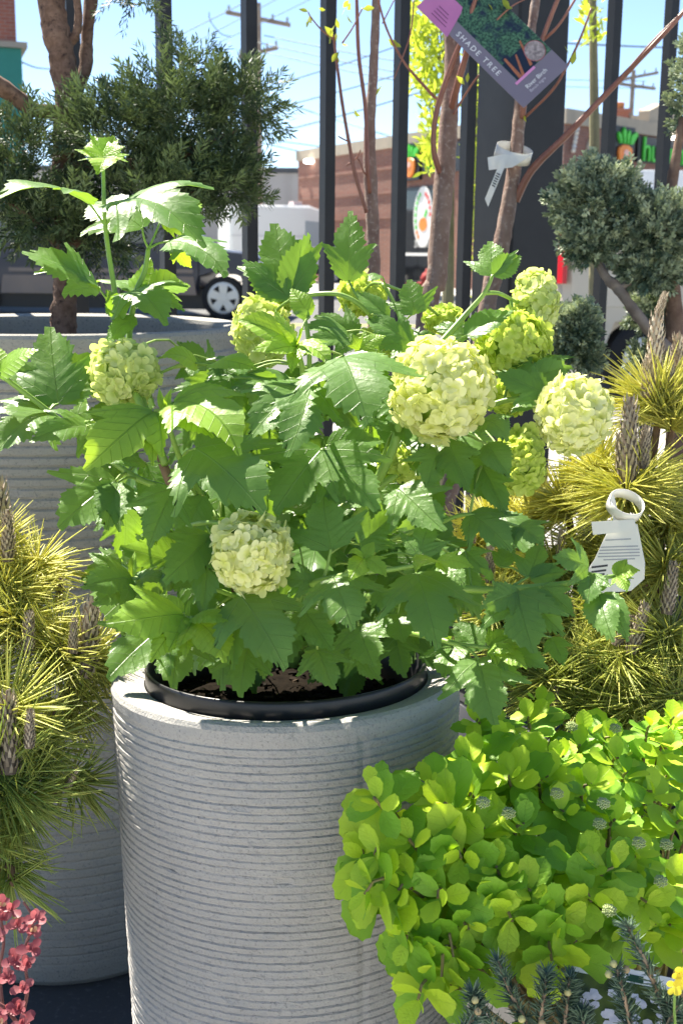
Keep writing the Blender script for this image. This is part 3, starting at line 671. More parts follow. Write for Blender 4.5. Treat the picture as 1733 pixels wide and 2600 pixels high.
# --- middle top
L((500,930),(405,892),1.2,1.18,'v',2,.42,1.25); L((540,925),(628,948),1.2,1.17,'v',2,.4,1.15); L((505,935),(440,960),1.21,1.2,'o',1,.5,1.); L((545,930),(600,965),1.22,1.2,'o',1,.5,1.1)
L((640,930),(520,975),1.24,1.2,'m',1,.45,1.0); L((735,962),(572,992),1.22,1.17,'o',3,.5,1.05)
L((790,983),(762,1160),1.11,1.06,'s',1,.68,1.0); L((782,985),(625,1118),1.12,1.08,'m',1,.5,.95); L((784,980),(668,985),1.13,1.12,'o',1,.4,.8)
L((497,1140),(668,1308),1.10,1.05,'m',1,.60,1.22); L((815,1142),(690,1298),1.13,1.09,'m',0,.72,1.12); L((828,1142),(962,1292),1.13,1.09,'m',3,.74,1.0); L((820,1138),(868,1258),1.14,1.11,'o',0,.75,1.2); L((832,1130),(975,1120),1.16,1.17,'o',0,.6,1.)
L((840,1393),(812,1262),1.09,1.11,'m',3,.80,1.55)
# --- top
L((735,754),(690,566),1.24,1.27,'m',3,.93,1.08); L((737,752),(790,592),1.24,1.26,'o',3,.93,.9); L((733,755),(618,655),1.24,1.25,'o',3,.93,.95)
L((885,713),(886,536),1.24,1.26,'s',0,.93,.98); L((1053,796),(1035,710),1.22,1.23,'m',3,.93,1.55)
for (t, k, w_) in (((604,838),2,1.0), ((640,892),1,1.0), ((738,948),1,.8), ((853,920),2,.9), ((769,830),4,.7), ((700,820),1,.8)):
    L((752,880), t, 1.14, 1.12, 'y' if k == 2 else 'v', k, .5, w_)
L((785,802),(738,733),1.17,1.18,'v',1,.7,1.2); L((786,805),(742,790),1.17,1.16,'o',1,.6,1.1)
L((880,842),(765,838),1.24,1.22,'m',1,.5,.9); L((890,872),(770,872),1.22,1.2,'m',1,.45,.9); L((905,850),(800,800),1.25,1.26,'m',0,.5,1.)
L((1042,876),(925,808),1.19,1.2,'m',1,.5,1.0); L((985,806),(903,738),1.2,1.21,'o',0,.6,.75); L((1048,880),(985,930),1.2,1.18,'o',1,.5,1.); L((1040,870),(1105,850),1.22,1.22,'m',1,.5,1.)
L((915,886),(972,845),1.17,1.17,'y',1,.55,1.2); L((912,886),(885,850),1.17,1.17,'y',1,.55,1.2); L((870,906),(928,1082),1.12,1.06,'m',1,.54,1.22); L((875,905),(992,1000),1.13,1.1,'o',1,.5,1.)
L((965,700),(930,712),1.23,1.22,'o',1,.6,1.3)
# --- right top
L((1250,698),(1240,612),1.19,1.21,'m',3,.88,1.3); L((1252,698),(1322,648),1.19,1.2,'o',0,.85,1.1); L((1183,853),(1302,786),1.18,1.19,'o',0,.55,.9); L((1186,855),(1100,830),1.2,1.22,'m',1,.5,.8)
L((1290,985),(1455,935),1.2,1.19,'m',1,.6,.9); L((1292,980),(1460,905),1.22,1.21,'o',2,.4,.6); L((1398,1012),(1250,958),1.16,1.17,'s',1,.5,.9); L((1370,1020),(1290,1045),1.17,1.16,'o',1,.5,1.)
L((1225,1066),(1302,1108),1.16,1.13,'s',1,.6,1.1); L((1140,1130),(1192,1245),1.15,1.11,'s',0,.75,1.0); L((1235,1128),(1292,1212),1.15,1.12,'o',0,.7,1.1); L((1222,1185),(1288,1312),1.16,1.12,'s',0,.75,.8)
L((1005,1088),(955,1030),1.18,1.2,'m',0,.6,1.3); L((1110,1150),(1080,1235),1.15,1.12,'m',0,.75,1.2); L((1180,1160),(1230,1270),1.18,1.15,'m',0,.75,1.1)
# --- lower left
L((336,1470),(204,1492),1.13,1.09,'m',1,.45,1.05); L((334,1474),(252,1548),1.13,1.1,'s',1,.5,1.05); L((340,1470),(428,1466),1.14,1.13,'s',1,.45,1.2); L((336,1466),(340,1400),1.14,1.15,'v',5,.3,.6)
L((535,1362),(420,1484),1.12,1.07,'s',0,.68,1.2); L((540,1364),(512,1548),1.12,1.08,'m',0,.75,.75)
L((466,1562),(286,1608),1.08,1.03,'y',1,.55,1.15); L((468,1565),(382,1682),1.08,1.03,'v',1,.62,.85); L((464,1556),(400,1510),1.09,1.1,'v',1,.6,1.0)
L((490,1568),(600,1582),1.08,1.05,'v',1,.5,1.05); L((492,1575),(594,1672),1.08,1.03,'y',1,.6,1.0); L((480,1577),(467,1670),1.08,1.04,'v',0,.7,.85); L((475,1568),(479,1522),1.08,1.08,'v',5,.8,.5)
L((425,1585),(268,1720),1.10,1.05,'m',0,.62,1.05); L((458,1605),(432,1748),1.10,1.05,'m',0,.75,1.05)
L((612,1515),(722,1706),1.08,1.03,'m',1,.64,1.12); L((606,1520),(590,1702),1.09,1.05,'o',0,.7,.7)
L((628,1645),(604,1770),1.08,1.05,'m',0,.78,1.1); L((665,1640),(672,1725),1.10,1.08,'s',0,.75,1.2)
L((275,1440),(230,1400),1.18,1.19,'o',1,.5,1.); L((420,1440),(500,1500),1.14,1.12,'m',1,.6,1.)
# --- lower middle
L((846,1466),(892,1604),1.07,1.03,'m',1,.62,1.25); L((924,1417),(886,1476),1.05,1.02,'v',1,.6,1.0); L((924,1415),(948,1376),1.05,1.06,'v',1,.6,1.2); L((926,1418),(988,1458),1.05,1.03,'y',1,.55,1.0); L((922,1415),(880,1398),1.05,1.04,'v',2,.5,1.0)
L((912,1382),(1018,1298),1.12,1.14,'m',0,.7,1.0); L((1012,1242),(1122,1352),1.13,1.09,'m',0,.7,1.0); L((1062,1412),(1088,1322),1.09,1.11,'m',3,.75,1.3); L((1105,1425),(1036,1444),1.06,1.03,'v',2,.5,.9); L((1108,1425),(1205,1432),1.06,1.04,'y',1,.5,.9); L((1110,1440),(1190,1475),1.08,1.06,'s',1,.6,1.2)
L((1056,1456),(1106,1655),1.06,1.01,'m',1,.62,1.05); L((910,1590),(942,1695),1.11,1.08,'m',0,.7,1.4); L((772,1550),(838,1655),1.09,1.06,'m',0,.7,1.15); L((806,1650),(842,1752),1.08,1.05,'m',0,.75,1.1); L((1010,1560),(1018,1632),1.1,1.07,'m',0,.7,1.4); L((900,1640),(960,1730),1.12,1.1,'m',0,.7,1.1); L((700,1560),(760,1610),1.11,1.1,'m',0,.6,1.1)
L((800,1480),(710,1470),1.1,1.1,'m',1,.5,1.); L((760,1390),(700,1330),1.13,1.15,'m',0,.6,1.); L((955,1500),(1000,1560),1.09,1.07,'s',0,.7,1.1)
# --- long branch to the right
L((1192,1306),(1298,1404),1.13,1.1,'m',1,.58,1.0); L((1315,1335),(1378,1385),1.12,1.1,'m',1,.55,1.3); L((1315,1338),(1300,1385),1.12,1.1,'o',1,.5,1.1); L((1342,1464),(1372,1378),1.1,1.12,'m',3,.7,1.25); L((1345,1468),(1440,1450),1.1,1.1,'o',0,.55,1.1); L((1378,1490),(1458,1564),1.08,1.06,'s',0,.65,1.1)
L((1492,1440),(1400,1412),1.08,1.07,'m',1,.6,1.2); L((1500,1456),(1492,1534),1.08,1.05,'s',0,.7,1.2); L((1520,1508),(1540,1632),1.07,1.03,'o',1,.7,1.0); L((1528,1508),(1594,1630),1.07,1.04,'o',2,.6,.85); L((1520,1500),(1545,1460),1.07,1.07,'o',1,.5,1.)
L((1560,1462),(1622,1440),1.08,1.07,'y',1,.55,1.3); L((1565,1462),(1598,1500),1.08,1.06,'y',1,.55,1.); L((1560,1460),(1590,1420),1.08,1.09,'v',1,.6,1.1)
L((1310,1505),(1345,1660),1.07,1.03,'m',0,.78,1.2); L((1312,1503),(1218,1548),1.07,1.04,'s',0,.75,1.0); L((1318,1505),(1432,1614),1.08,1.05,'o',0,.7,.9)
L((1244,1645),(1392,1702),1.07,1.04,'m',1,.5,.85); L((1240,1640),(1292,1592),1.07,1.08,'y',1,.55,1.2); L((1242,1646),(1310,1650),1.06,1.04,'y',1,.5,1.); L((1250,1648),(1345,1690),1.06,1.03,'y',1,.5,.9)
L((1215,1674),(1246,1842),1.06,1.01,'m',0,.78,1.08); L((1235,1640),(1150,1582),1.1,1.12,'m',0,.6,1.2); L((1190,1650),(1105,1640),1.1,1.1,'m',0,.6,1.2); L((1265,1680),(1308,1745),1.09,1.07,'s',0,.7,1.1); L((1400,1620),(1432,1690),1.1,1.08,'s',0,.7,1.2)
L((1150,1640),(1120,1720),1.1,1.07,'m',0,.7,1.2); L((1250,1470),(1215,1445),1.08,1.08,'y',1,.5,1.1); L((1180,1400),(1240,1460),1.12,1.1,'m',0,.6,1.); L((1270,1440),(1290,1380),1.12,1.14,'s',1,.5,1.)
# --- leaves inside the bush; open on the sun's side of the leaves that the photo shows in full sun
KEYS = [P(*k) for k in ((590,1220,1.08),(690,1610,1.055),(400,1590,1.06),(550,1600,1.06),(330,1110,1.11),(540,1060,1.11),(770,1050,1.09),(900,990,1.09),(880,1530,1.05),(1080,1550,1.04),(160,920,1.21),(640,1400,1.04),(300,1700,1.2))]
def blocks_sun(c):
    return any((c - k).dot(to_sun) > .02 and ((c - k) - to_sun*(c - k).dot(to_sun)).length < .05 for k in KEYS)
fill = []
for i in range(190):
    for _ in range(40):
        px, py = (rnd.uniform(250, 1290), rnd.uniform(860, 1660)) if i < 88 else ((rnd.uniform(420, 1100), rnd.uniform(1380, 1650)) if i < 140 else (rnd.uniform(480, 1080), rnd.uniform(880, 1400)))
        if ((px-760)/530)**2 + ((py-1290)/400)**2 < 1 and not (py < 1000 and px > 820): break
    d = rnd.uniform(1.19, 1.42) if i < 140 else rnd.uniform(1.27, 1.45); ln = rnd.uniform(105, 175); an = rnd.gauss(math.pi/2, .9) + (px-760)/900*-.7
    if blocks_sun(P(px + ln*.5*math.cos(an), py + ln*.5*math.sin(an), d)): continue
    o = L((px, py), (px + ln*math.cos(an), py + ln*math.sin(an)), d, d + rnd.uniform(-.06, .03), rnd.choice('mmso'), None, rnd.uniform(.45,.8), 1.0)
    if i >= 78: fill.append((o.data, o.matrix_basis.copy())); bpy.data.objects.remove(o)
# the leaves deepest inside the bush are one mass
Vs, Fs, Us, n0 = [], [], [], 0
for me_, mb_ in fill:
    V = np.empty(len(me_.vertices)*3, dtype=np.float32); me_.vertices.foreach_get('co', V); A = np.array([list(r_) for r_ in mb_]); Vs.append(V.reshape(-1,3) @ A[:3,:3].T + A[:3,3])
    F = np.empty(len(me_.loops), dtype=np.int32); me_.loops.foreach_get('vertex_index', F); Fs.append(F.reshape(-1,3) + n0); n0 += len(me_.vertices)
    U = np.empty(len(me_.loops)*2, dtype=np.float32); me_.uv_layers[0].data.foreach_get('uv', U); Us.append(U.reshape(-1,2))
link('leaves', mesh('leaves', np.concatenate(Vs), np.concatenate(Fs), leaf_old, uv=np.concatenate(Us), smooth=True), vib, kind='stuff')
print('VIB LEAVES', sum(1 for o in vib.children if o.name.startswith('leaf')))

# --- stems
rnd.seed(21)
STEM_PTS = []
def stem(pts, r0, r1, mat=None, name='stem', n=7):
    q = [P(a, b, c) for a, b, c in pts]; rr = [r0 + (r1-r0)*i/(len(q)-1) for i in range(len(q))]
    q, rr = smooth_path(q, rr, 5); STEM_PTS.extend(q); return MB().tube(q, rr, n).obj(name, mat or vstem_new, vib, VO, True)
g, wd_ = vstem_new, vstem_old
base_px = lambda dx, dy=1690: (725 + dx, dy)
stem([(690,1700,1.3),(560,1450,1.26),(440,1240,1.2),(400,1130,1.17)], .0065, .0042, wd_)
stem([(400,1130,1.17),(330,960,1.19),(308,850,1.22),(291,735,1.22),(268,575,1.22),(262,400,1.22)], .0042, .0019, g)
stem([(420,1180,1.17),(350,980,1.2),(328,868,1.23),(346,745,1.23),(368,690,1.23),(377,632,1.23)], .004, .0024, g)
for a in ([(268,575,1.22),(248,545,1.22),(227,516,1.22)], [(268,575,1.22),(286,545,1.22),(308,513,1.22)], [(377,632,1.23),(366,605,1.23),(361,577,1.23)], [(377,632,1.23),(390,605,1.24),(408,560,1.25)], [(377,632,1.23),(402,618,1.24),(432,612,1.24)], [(296,798,1.22),(275,765,1.215),(250,730,1.21)]): stem(a, .0013, .001)
stem([(440,1240,1.2),(350,1215,1.19),(215,1118,1.19),(125,1045,1.19),(0,950,1.17),(-60,900,1.17)], .0035, .0022, g)
stem([(560,1330,1.24),(470,1190,1.17),(428,1080,1.14),(418,1040,1.13)], .0035, .0018, g)
stem([(440,1243,1.12),(470,1225,1.15),(500,1260,1.2)], .0014, .0014); stem([(497,1140,1.1),(470,1150,1.15),(455,1190,1.18)], .0013, .0014)
stem([(720,1690,1.3),(700,1400,1.28),(760,1100,1.2),(770,960,1.16),(752,880,1.14)], .006, .002, g)
stem([(760,1100,1.2),(785,985,1.12)], .0014, .0012); stem([(735,1690,1.3),(800,1400,1.28),(815,1230,1.2),(818,1142,1.13)], .005, .0018, g)
stem([(780,1100,1.25),(785,900,1.22),(770,800,1.22),(737,754,1.24)], .003, .0016, g); stem([(740,760,1.24),(800,747,1.23),(870,750,1.22),(930,790,1.22),(965,860,1.24),(940,1050,1.28)], .0022, .003, g)
stem([(885,713,1.24),(905,752,1.23),(940,800,1.22)], .0012, .0014); stem([(970,720,1.26),(1000,770,1.25),(1020,850,1.24),(990,1000,1.25)], .0018, .0025, g)
stem([(740,1690,1.3),(850,1420,1.26),(940,1250,1.2),(1000,1130,1.18),(1040,960,1.18),(1110,880,1.18),(1180,800,1.19),(1228,745,1.19),(1250,698,1.19)], .0065, .0016, g)
stem([(1228,745,1.19),(1265,745,1.2),(1312,768,1.24)], .0022, .0018); stem([(1110,880,1.18),(1183,853,1.18)], .0012, .001)
stem([(940,1250,1.2),(1080,1150,1.2),(1200,1050,1.2),(1330,1010,1.18),(1440,1045,1.17)], .0042, .002, g); stem([(1080,1150,1.2),(1100,1080,1.17),(1117,1000,1.16)], .0025, .002, g)
stem([(1080,1150,1.2),(1200,1160,1.22),(1300,1190,1.25)], .002, .0015, g)
for dx in (-28, -12, 6, 22, 38): stem([(1000,1090,1.18),(1000 + dx*.5,1115,1.185),(1018 + dx*1.5,1160,1.2)], .0008, .0008)
stem([(1000,1090,1.18),(975,1150,1.2),(960,1250,1.22)], .0014, .0018)
stem([(560,1450,1.26),(470,1350,1.16),(560,1330,1.1),(640,1400,1.08)], .003, .002, g); stem([(540,1362,1.12),(525,1335,1.13)], .0012, .0012)
stem([(700,1620,1.3),(640,1540,1.18),(560,1570,1.1),(480,1568,1.08)], .0032, .0018, g); stem([(720,1640,1.3),(660,1520,1.16),(612,1515,1.08)], .0028, .0015, g)
stem([(700,1560,1.28),(500,1480,1.18),(336,1470,1.13)], .003, .0015, g)
stem([(740,1650,1.3),(760,1510,1.13),(870,1462,1.07),(1000,1445,1.06),(1108,1425,1.06)], .0045, .0015, g); stem([(870,1462,1.07),(900,1430,1.06),(924,1417,1.05)], .0014, .0012); stem([(820,1475,1.09),(832,1430,1.09),(840,1393,1.09)], .0016, .0013); stem([(846,1466,1.07),(820,1480,1.09)], .0013, .0013)
stem([(760,1660,1.3),(900,1530,1.14),(1100,1497,1.09),(1251,1497,1.085),(1370,1488,1.085),(1470,1476,1.08),(1560,1462,1.08)], .005, .0018, g)
for a in ([(1342,1464,1.1),(1310,1482,1.09),(1290,1495,1.085)], [(1492,1440,1.08),(1480,1460,1.08),(1470,1476,1.08)], [(1310,1505,1.07),(1295,1496,1.08)], [(1520,1508,1.07),(1500,1485,1.08),(1485,1474,1.08)], [(1056,1456,1.06),(1050,1500,1.09)]): stem(a, .0012, .0013)
stem([(800,1640,1.3),(960,1600,1.18),(1100,1620,1.1),(1155,1635,1.08),(1245,1645,1.07)], .0035, .0015, g); stem([(1155,1635,1.08),(1190,1650,1.07),(1215,1674,1.06)], .0014, .0012)
stem([(780,1600,1.3),(950,1400,1.2),(1100,1335,1.15),(1192,1306,1.13),(1315,1337,1.12)], .0032, .0014, g)

# --- a petiole from every leaf to the nearest stem
SP = np.array([tuple(p) for p in STEM_PTS]); mb = MB()
def to_stem(B, r_, lift):
    dd_ = np.linalg.norm(SP - np.array(tuple(B)), axis=1) + np.maximum(0, SP[:, 2] - B.z)*.6; i = int(dd_.argmin()); Q = Vector(SP[i]); L_ = (Q - B).length
    if L_ < .002: return
    q, rr = smooth_path([Q, Q.lerp(B, .55) + UP*lift*L_, B], [r_*1.25, r_, r_*.95], 3); mb.tube(q, rr, 5, rnd.random())
for B, T in LEAF_BASES: to_stem(B - (T - B)*.01, .0009 if (T-B).length < .045 else .0012, .12)
mb.obj('petioles', M('viburnum_petiole', (.16,.29,.045), (.26,.36,.07), .5, by='attr'), vib, VO, True, kind='stuff')
# --- flower balls
def floret_mesh(seed):
    """five rounded cupped petals; tint 0 in the eye, up to 1 at the edge"""
    g_ = random.Random(seed); V = [(0,0,0)]; F = []; T = [0.]; tone = g_.uniform(.45, 1.)
    for k in range(5):
        a = 2*math.pi*k/5 + g_.uniform(-.14,.14); r_ = g_.uniform(.88, 1.12); w_ = g_.uniform(.40,.50); c = g_.uniform(.02,.42); c_, s_ = math.cos(a), math.sin(a)
        loc = [(.16,-.10,.02),(.50,-w_*.86,.05+c*.35),(.80,-w_,c*.85),(1.02*r_,-w_*.62,c*1.1),(1.09*r_,0,c*1.0),(1.02*r_,w_*.62,c*1.0),(.80,w_,c*.7),(.50,w_*.86,.04+c*.3),(.16,.10,.02),(.62,0,c*.22)]
        i0 = len(V); V += [(x*c_ - y*s_, x*s_ + y*c_, z) for x, y, z in loc]; T += [.1] + [tone]*7 + [.1, tone*.8]
        F += [(0,i0,i0+9),(i0+8,0,i0+9)] + [(i0+j,i0+j+1,i0+9) for j in range(8)]
    return np.array(V), F, np.array(T)
def fl_mat(name, c1, c2, tr): return M(name, c1, c2, .55, by='attr', transl=tr, tw=.46, spec=.25)
fl_cream = fl_mat('floret_cream', (.64,.70,.16), (.89,.89,.54), (.88,.90,.30)); fl_lime = fl_mat('floret_lime', (.40,.54,.06), (.70,.77,.24), (.72,.84,.10)); fl_cream2 = fl_mat('floret_pale_lime', (.48,.60,.12), (.80,.83,.42), (.80,.87,.22))
rnd.seed(22)
FT = [floret_mesh(k) for k in range(7)]
FM_ = [mesh('floret', V, F, fl_cream, tint=T, smooth=True) for V, F, T in FT]
core_m = M('flower_pedicels', (.22,.36,.05), (.16,.28,.04), .6, nscale=60)
def ball(px, py, rx, ry, d, n=105, fr=.0085, mat=None, squash=1., solo=0):
    """a flower ball; its solo florets nearest the camera are parts of their own"""
    C = P(px, py, d); Rx, Ry = rx/FPX*d, ry/FPX*d
    ax = Matrix((C_R, c_f, C_U)).transposed()              # local x across, y depth, z up
    V, F = lathe([(.001,-1),(.5,-.866),(.866,-.5),(1,0),(.866,.5),(.5,.866),(.001,1)], 14)
    V = V * np.array([Rx*.7, (Rx+Ry)/2*.7*squash, Ry*.7])
    head = MB().add([tuple(C + ax @ Vector(v)) for v in V], F).obj('flower_head', core_m, vib, VO, True)
    Q = Vector(SP[int(np.linalg.norm(SP - np.array(tuple(C)), axis=1).argmin())])
    q, rr = smooth_path([Q, Q.lerp(C, .5) + UP*.006, C], [.0019,.0017,.0016], 4); MB().tube(q, rr, 6).obj('peduncle', vstem_new, vib, VO, True)
    rm = (Rx+Ry)/2; fl = []
    bump = [Vector((rnd.gauss(0,1), rnd.gauss(0,1), rnd.gauss(0,1))).normalized() for _ in range(5)]
    for i in range(n):
        z = 1 - 2*(i+.5)/n; q = math.sqrt(1-z*z); a = i*2.39996 + rnd.gauss(0,.1)
        nrm = (Vector((q*math.cos(a), q*math.sin(a), z)) + jit(.07)).normalized()
        lump = 1 + .05*sum(max(0, nrm.dot(b_))**6 for b_ in bump)
        loc = ax @ (Vector((nrm.x*Rx, nrm.y*rm*squash, nrm.z*Ry)) * rnd.uniform(.80, .97) * lump); nn = (ax @ nrm + jit(.30)).normalized(); p = C + loc
        y = Matrix.Rotation(rnd.uniform(0,6.28), 3, nn) @ nn.orthogonal().normalized()
        fl.append((frame(p, p + y, nn, 1., fr*rnd.uniform(.72,1.22)), i % 7, nrm.y))
    fl.sort(key=lambda f: f[2])
    for m, k, _ in fl[:solo]: link('floret', FM_[k], head, m)
    Vs, Fs, Ts, n0 = [], [], [], 0
    for m, k, _ in fl[solo:]:
        V, F, T = FT[k]; A = np.array([list(r_) for r_ in m]); Vs.append(V @ A[:3,:3].T + A[:3,3]); Fs.append(np.array(F) + n0); Ts.append(T*rnd.uniform(.7,1)); n0 += len(V)
    link('florets', mesh('florets', np.concatenate(Vs), np.concatenate(Fs), mat or fl_cream, tint=np.concatenate(Ts), smooth=True), head, kind='stuff')
    return head
ball(1117, 990, 128, 132, 1.15, 250, .0094, solo=118)
ball(640, 1404, 102, 104, 1.08, 190, .0083, solo=92)
ball(1455, 1050, 94, 98, 1.15, 180, .0086, solo=88)
ball(318, 948, 82, 78, 1.20, 120, .0095, fl_cream2)
ball(262, 960, 42, 44, 1.23, 50, .0085, fl_lime)
ball(664, 845, 72, 90, 1.30, 150, .0085, fl_cream2)
ball(700, 760, 42, 42, 1.34, 50, .0085, fl_lime)
ball(918, 748, 60, 48, 1.38, 100, .008, fl_lime)
ball(955, 890, 50, 50, 1.36, 80, .008, fl_lime)
ball(1358, 768, 56, 84, 1.26, 170, .0075, fl_cream2)
ball(1300, 872, 92, 86, 1.22, 200, .008, fl_lime)
ball(1288, 1005, 52, 46, 1.27, 80, .008, fl_lime)
ball(1318, 1172, 58, 86, 1.25, 150, .008, fl_lime)
ball(1034, 1178, 72, 40, 1.21, 120, .0068, fl_lime)
ball(1125, 812, 46, 34, 1.40, 60, .008, fl_lime)
rnd.seed(31)
# ================================================================== helpers for conifers
def needle_template(seg=3, w=.5, curve=.12):
    """a needle of length 1 along y, triangular section"""
    V = []; F = []
    for i in range(seg + 1):
        t = i/seg; r_ = w * (1 - .75*t**3) * (.75 + .25*min(1, t*4)); zc = -curve*t*t
        for k in range(3):
            a = 2*math.pi*k/3 + .5; V.append((r_*math.cos(a), t, zc + r_*math.sin(a)))
    for i in range(seg):
        for k in range(3):
            j = (k+1)%3; F.append((i*3+k, i*3+3+k, i*3+3+j, i*3+j))
    return np.array(V), np.array(F)
def perp(ax, a):
    s = ax.orthogonal().normalized(); return Matrix.Rotation(a, 3, ax) @ s
def pine_tuft(C, ax, n, ln, lo, hi, mats, tints, tone, length=.03, droop=.25, dens=1.5):
    ax = ax.normalized()
    for _ in range(int(n*dens)):
        phi = R(rnd.uniform(lo, hi)); s = perp(ax, rnd.uniform(0, 6.28)); d = (ax*math.cos(phi) + s*math.sin(phi) - UP*droop*rnd.random()).normalized()
        p = C - ax*rnd.random()*length; l = ln*rnd.uniform(.7, 1.12)
        mats.append(frame(p, p + d*l, ax + jit(.3), .0031/l*rnd.uniform(.8,1.15), None, .0031/l)); tints.append(min(1, max(0, tone + rnd.gauss(0,.16))))
nV, nF = needle_template(4, .38, .30)
def candle_mesh(name, seed, mat):
    g_ = random.Random(seed); mb = MB(); mb.tube([(0,0,0),(0,.3,0),(0,.7,0),(0,.97,0)], [.10,.12,.09,.03], 7, .15)
    n = 120
    for i in range(n):
        t = (i/n)**.92; a = i*2.4; r_ = .11*(1 - .55*t**2); c_, s_ = math.cos(a), math.sin(a); ln = g_.uniform(.13,.19); o = g_.uniform(.35,.6)
        b = np.array((r_*c_, t*.88, r_*s_)); e = b + np.array((c_*ln*o*.55, ln*.85, s_*ln*o*.55)); tx = np.array((-s_, 0, c_))*.021
        md = (b+e)/2 + np.array((c_, 0, s_))*.02
        mb.add([b-tx, b+tx, md+tx*.9, e, md-tx*.9], [(0,1,2,4),(4,2,3)], g_.uniform(.35,1))
    return mb.mesh(name, mat)
cand_m = M('pine_candle_scales', (.10,.07,.05), (.46,.39,.29), .7, by='attr')
cand_p = M('pale_pine_candle_scales', (.2,.13,.08), (.7,.6,.45), .7, by='attr')
CANDS = [candle_mesh('candle', k, cand_m) for k in range(2)] + [candle_mesh('candle', 5, cand_p)]
gold = M('golden_pine_needle', (.25,.37,.09), (.84,.78,.20), .42, by='attr', transl=(.7,.72,.06), tw=.34, spec=.5)
pine_bark = M('pine_bark', (.12,.07,.04), (.2,.13,.08), .9, nscale=60, bump=.5, bscale=200)
def grow_pot(name, label, x, y, h, r_, group='black grow pots'):
    t = thing(name, label, 'pot', (x, y, 0), group=group)
    V, F = lathe([(.001,.002),(r_*.82,.002),(r_*.82,0),(r_*.97,h-.03),(r_*1.02,h-.028),(r_*1.03,h),(r_*.98,h),(r_*.95,h-.05),(.001,h-.045)], 40)
    link('pot_wall', mesh('pot_wall', V, F, black_plastic, smooth=True), t)
    return t
def pine(name, label, root, h0, tufts, cands, mats_tone):
    t = thing(name, label, 'shrub', root); O = Matrix.Translation(-Vector(root)); ms, ts = [], []
    rootv = Vector(root)
    for (C, ax, n, ln, tone, lo, hi) in tufts:
        pine_tuft(C, ax, n, ln, lo, hi, ms, ts, tone, dens=mats_tone or 1.5)
        mid = rootv + Vector((0,0,h0)); k = C.lerp(mid, .5) - UP*.03
        q, rr = smooth_path([mid, k, C - ax.normalized()*.02, C], [.009,.007,.0045,.003], 4); MB().tube(q, rr, 6).obj('branch', pine_bark, t, O)
    V, F, tt = scatter(nV, nF, [O @ m for m in ms], ts); link('needles', mesh('needles', V, F, gold, tint=tt), t, kind='stuff')
    for (b, e, d, v, w_) in cands:
        B, T = P(*b, d), P(*e, d + rnd.uniform(-.01,.01)); link('candle', CANDS[v], t, O @ frame(B, T, jit(1), w_))
    MB().tube([rootv, rootv + Vector((0,0,h0+.02))], [.014,.01], 8).obj('trunk', pine_bark, t, O)
    return t
# ---------------- golden pine on the left
tf = []
def tuf(px, py, d, dirx, diry, dz, n, ln, tone, lo=35, hi=95): tf.append((P(px,py,d), C_R*dirx + C_U*diry - c_f*dz, n, ln, tone, lo, hi))
tuf(-60,1400,1.36,.15,.9,.1,150,.085,.9,25,85); tuf(20,1480,1.34,.5,.8,.2,160,.080,.85,30,90); tuf(60,1560,1.31,.4,.7,.35,150,.07,.8)
tuf(240,1660,1.33,.55,.55,.1,190,.066,.62,25,105); tuf(150,1640,1.3,.3,.7,.4,170,.07,.72); tuf(200,1780,1.32,.7,.1,.3,120,.06,.5)
tuf(20,1790,1.22,.2,.7,.5,160,.075,.55); tuf(0,1960,1.2,.6,.2,.5,230,.086,.22,35,105); tuf(60,2040,1.22,.75,-.3,.4,170,.08,.2); tuf(-40,2140,1.2,.5,-.5,.5,150,.08,.2); tuf(100,1880,1.24,.5,.3,.4,120,.07,.38)
tuf(-60,1720,1.26,.3,.6,.5,150,.08,.6); tuf(100,1420,1.38,.4,.8,-.1,90,.07,.85); tuf(-90,1560,1.3,.4,.6,.4,140,.08,.75)
tuf(210,1990,1.28,.8,-.1,.2,60,.06,.2,25,80); tuf(30,2250,1.2,.3,-.7,.4,60,.07,.15)
pl = P(-60, 2000, 1.32)
pine('golden_pine', 'golden needled dwarf pine with grey brown candles beside the tall planter', (pl.x - .06, pl.y - .02, .11), .36, tf,
     [((20,1425),(20,1290),1.33,0,1.2), ((5,1470),(-8,1200),1.38,0,.8), ((215,1720),(240,1505),1.31,0,.85), ((72,1660),(75,1545),1.27,0,1.1), ((185,1660),(190,1565),1.28,1,1.0), ((25,1965),(22,1745),1.2,1,.95), ((75,1900),(78,1795),1.18,1,1.1), ((165,2010),(200,1945),1.24,2,1.0), ((150,1540),(155,1465),1.38,1,1.)], None)
grow_pot('grow_pot', 'black grow pot under the dwarf pine with green lower needles', pl.x - .06, pl.y - .02, .15, .11)
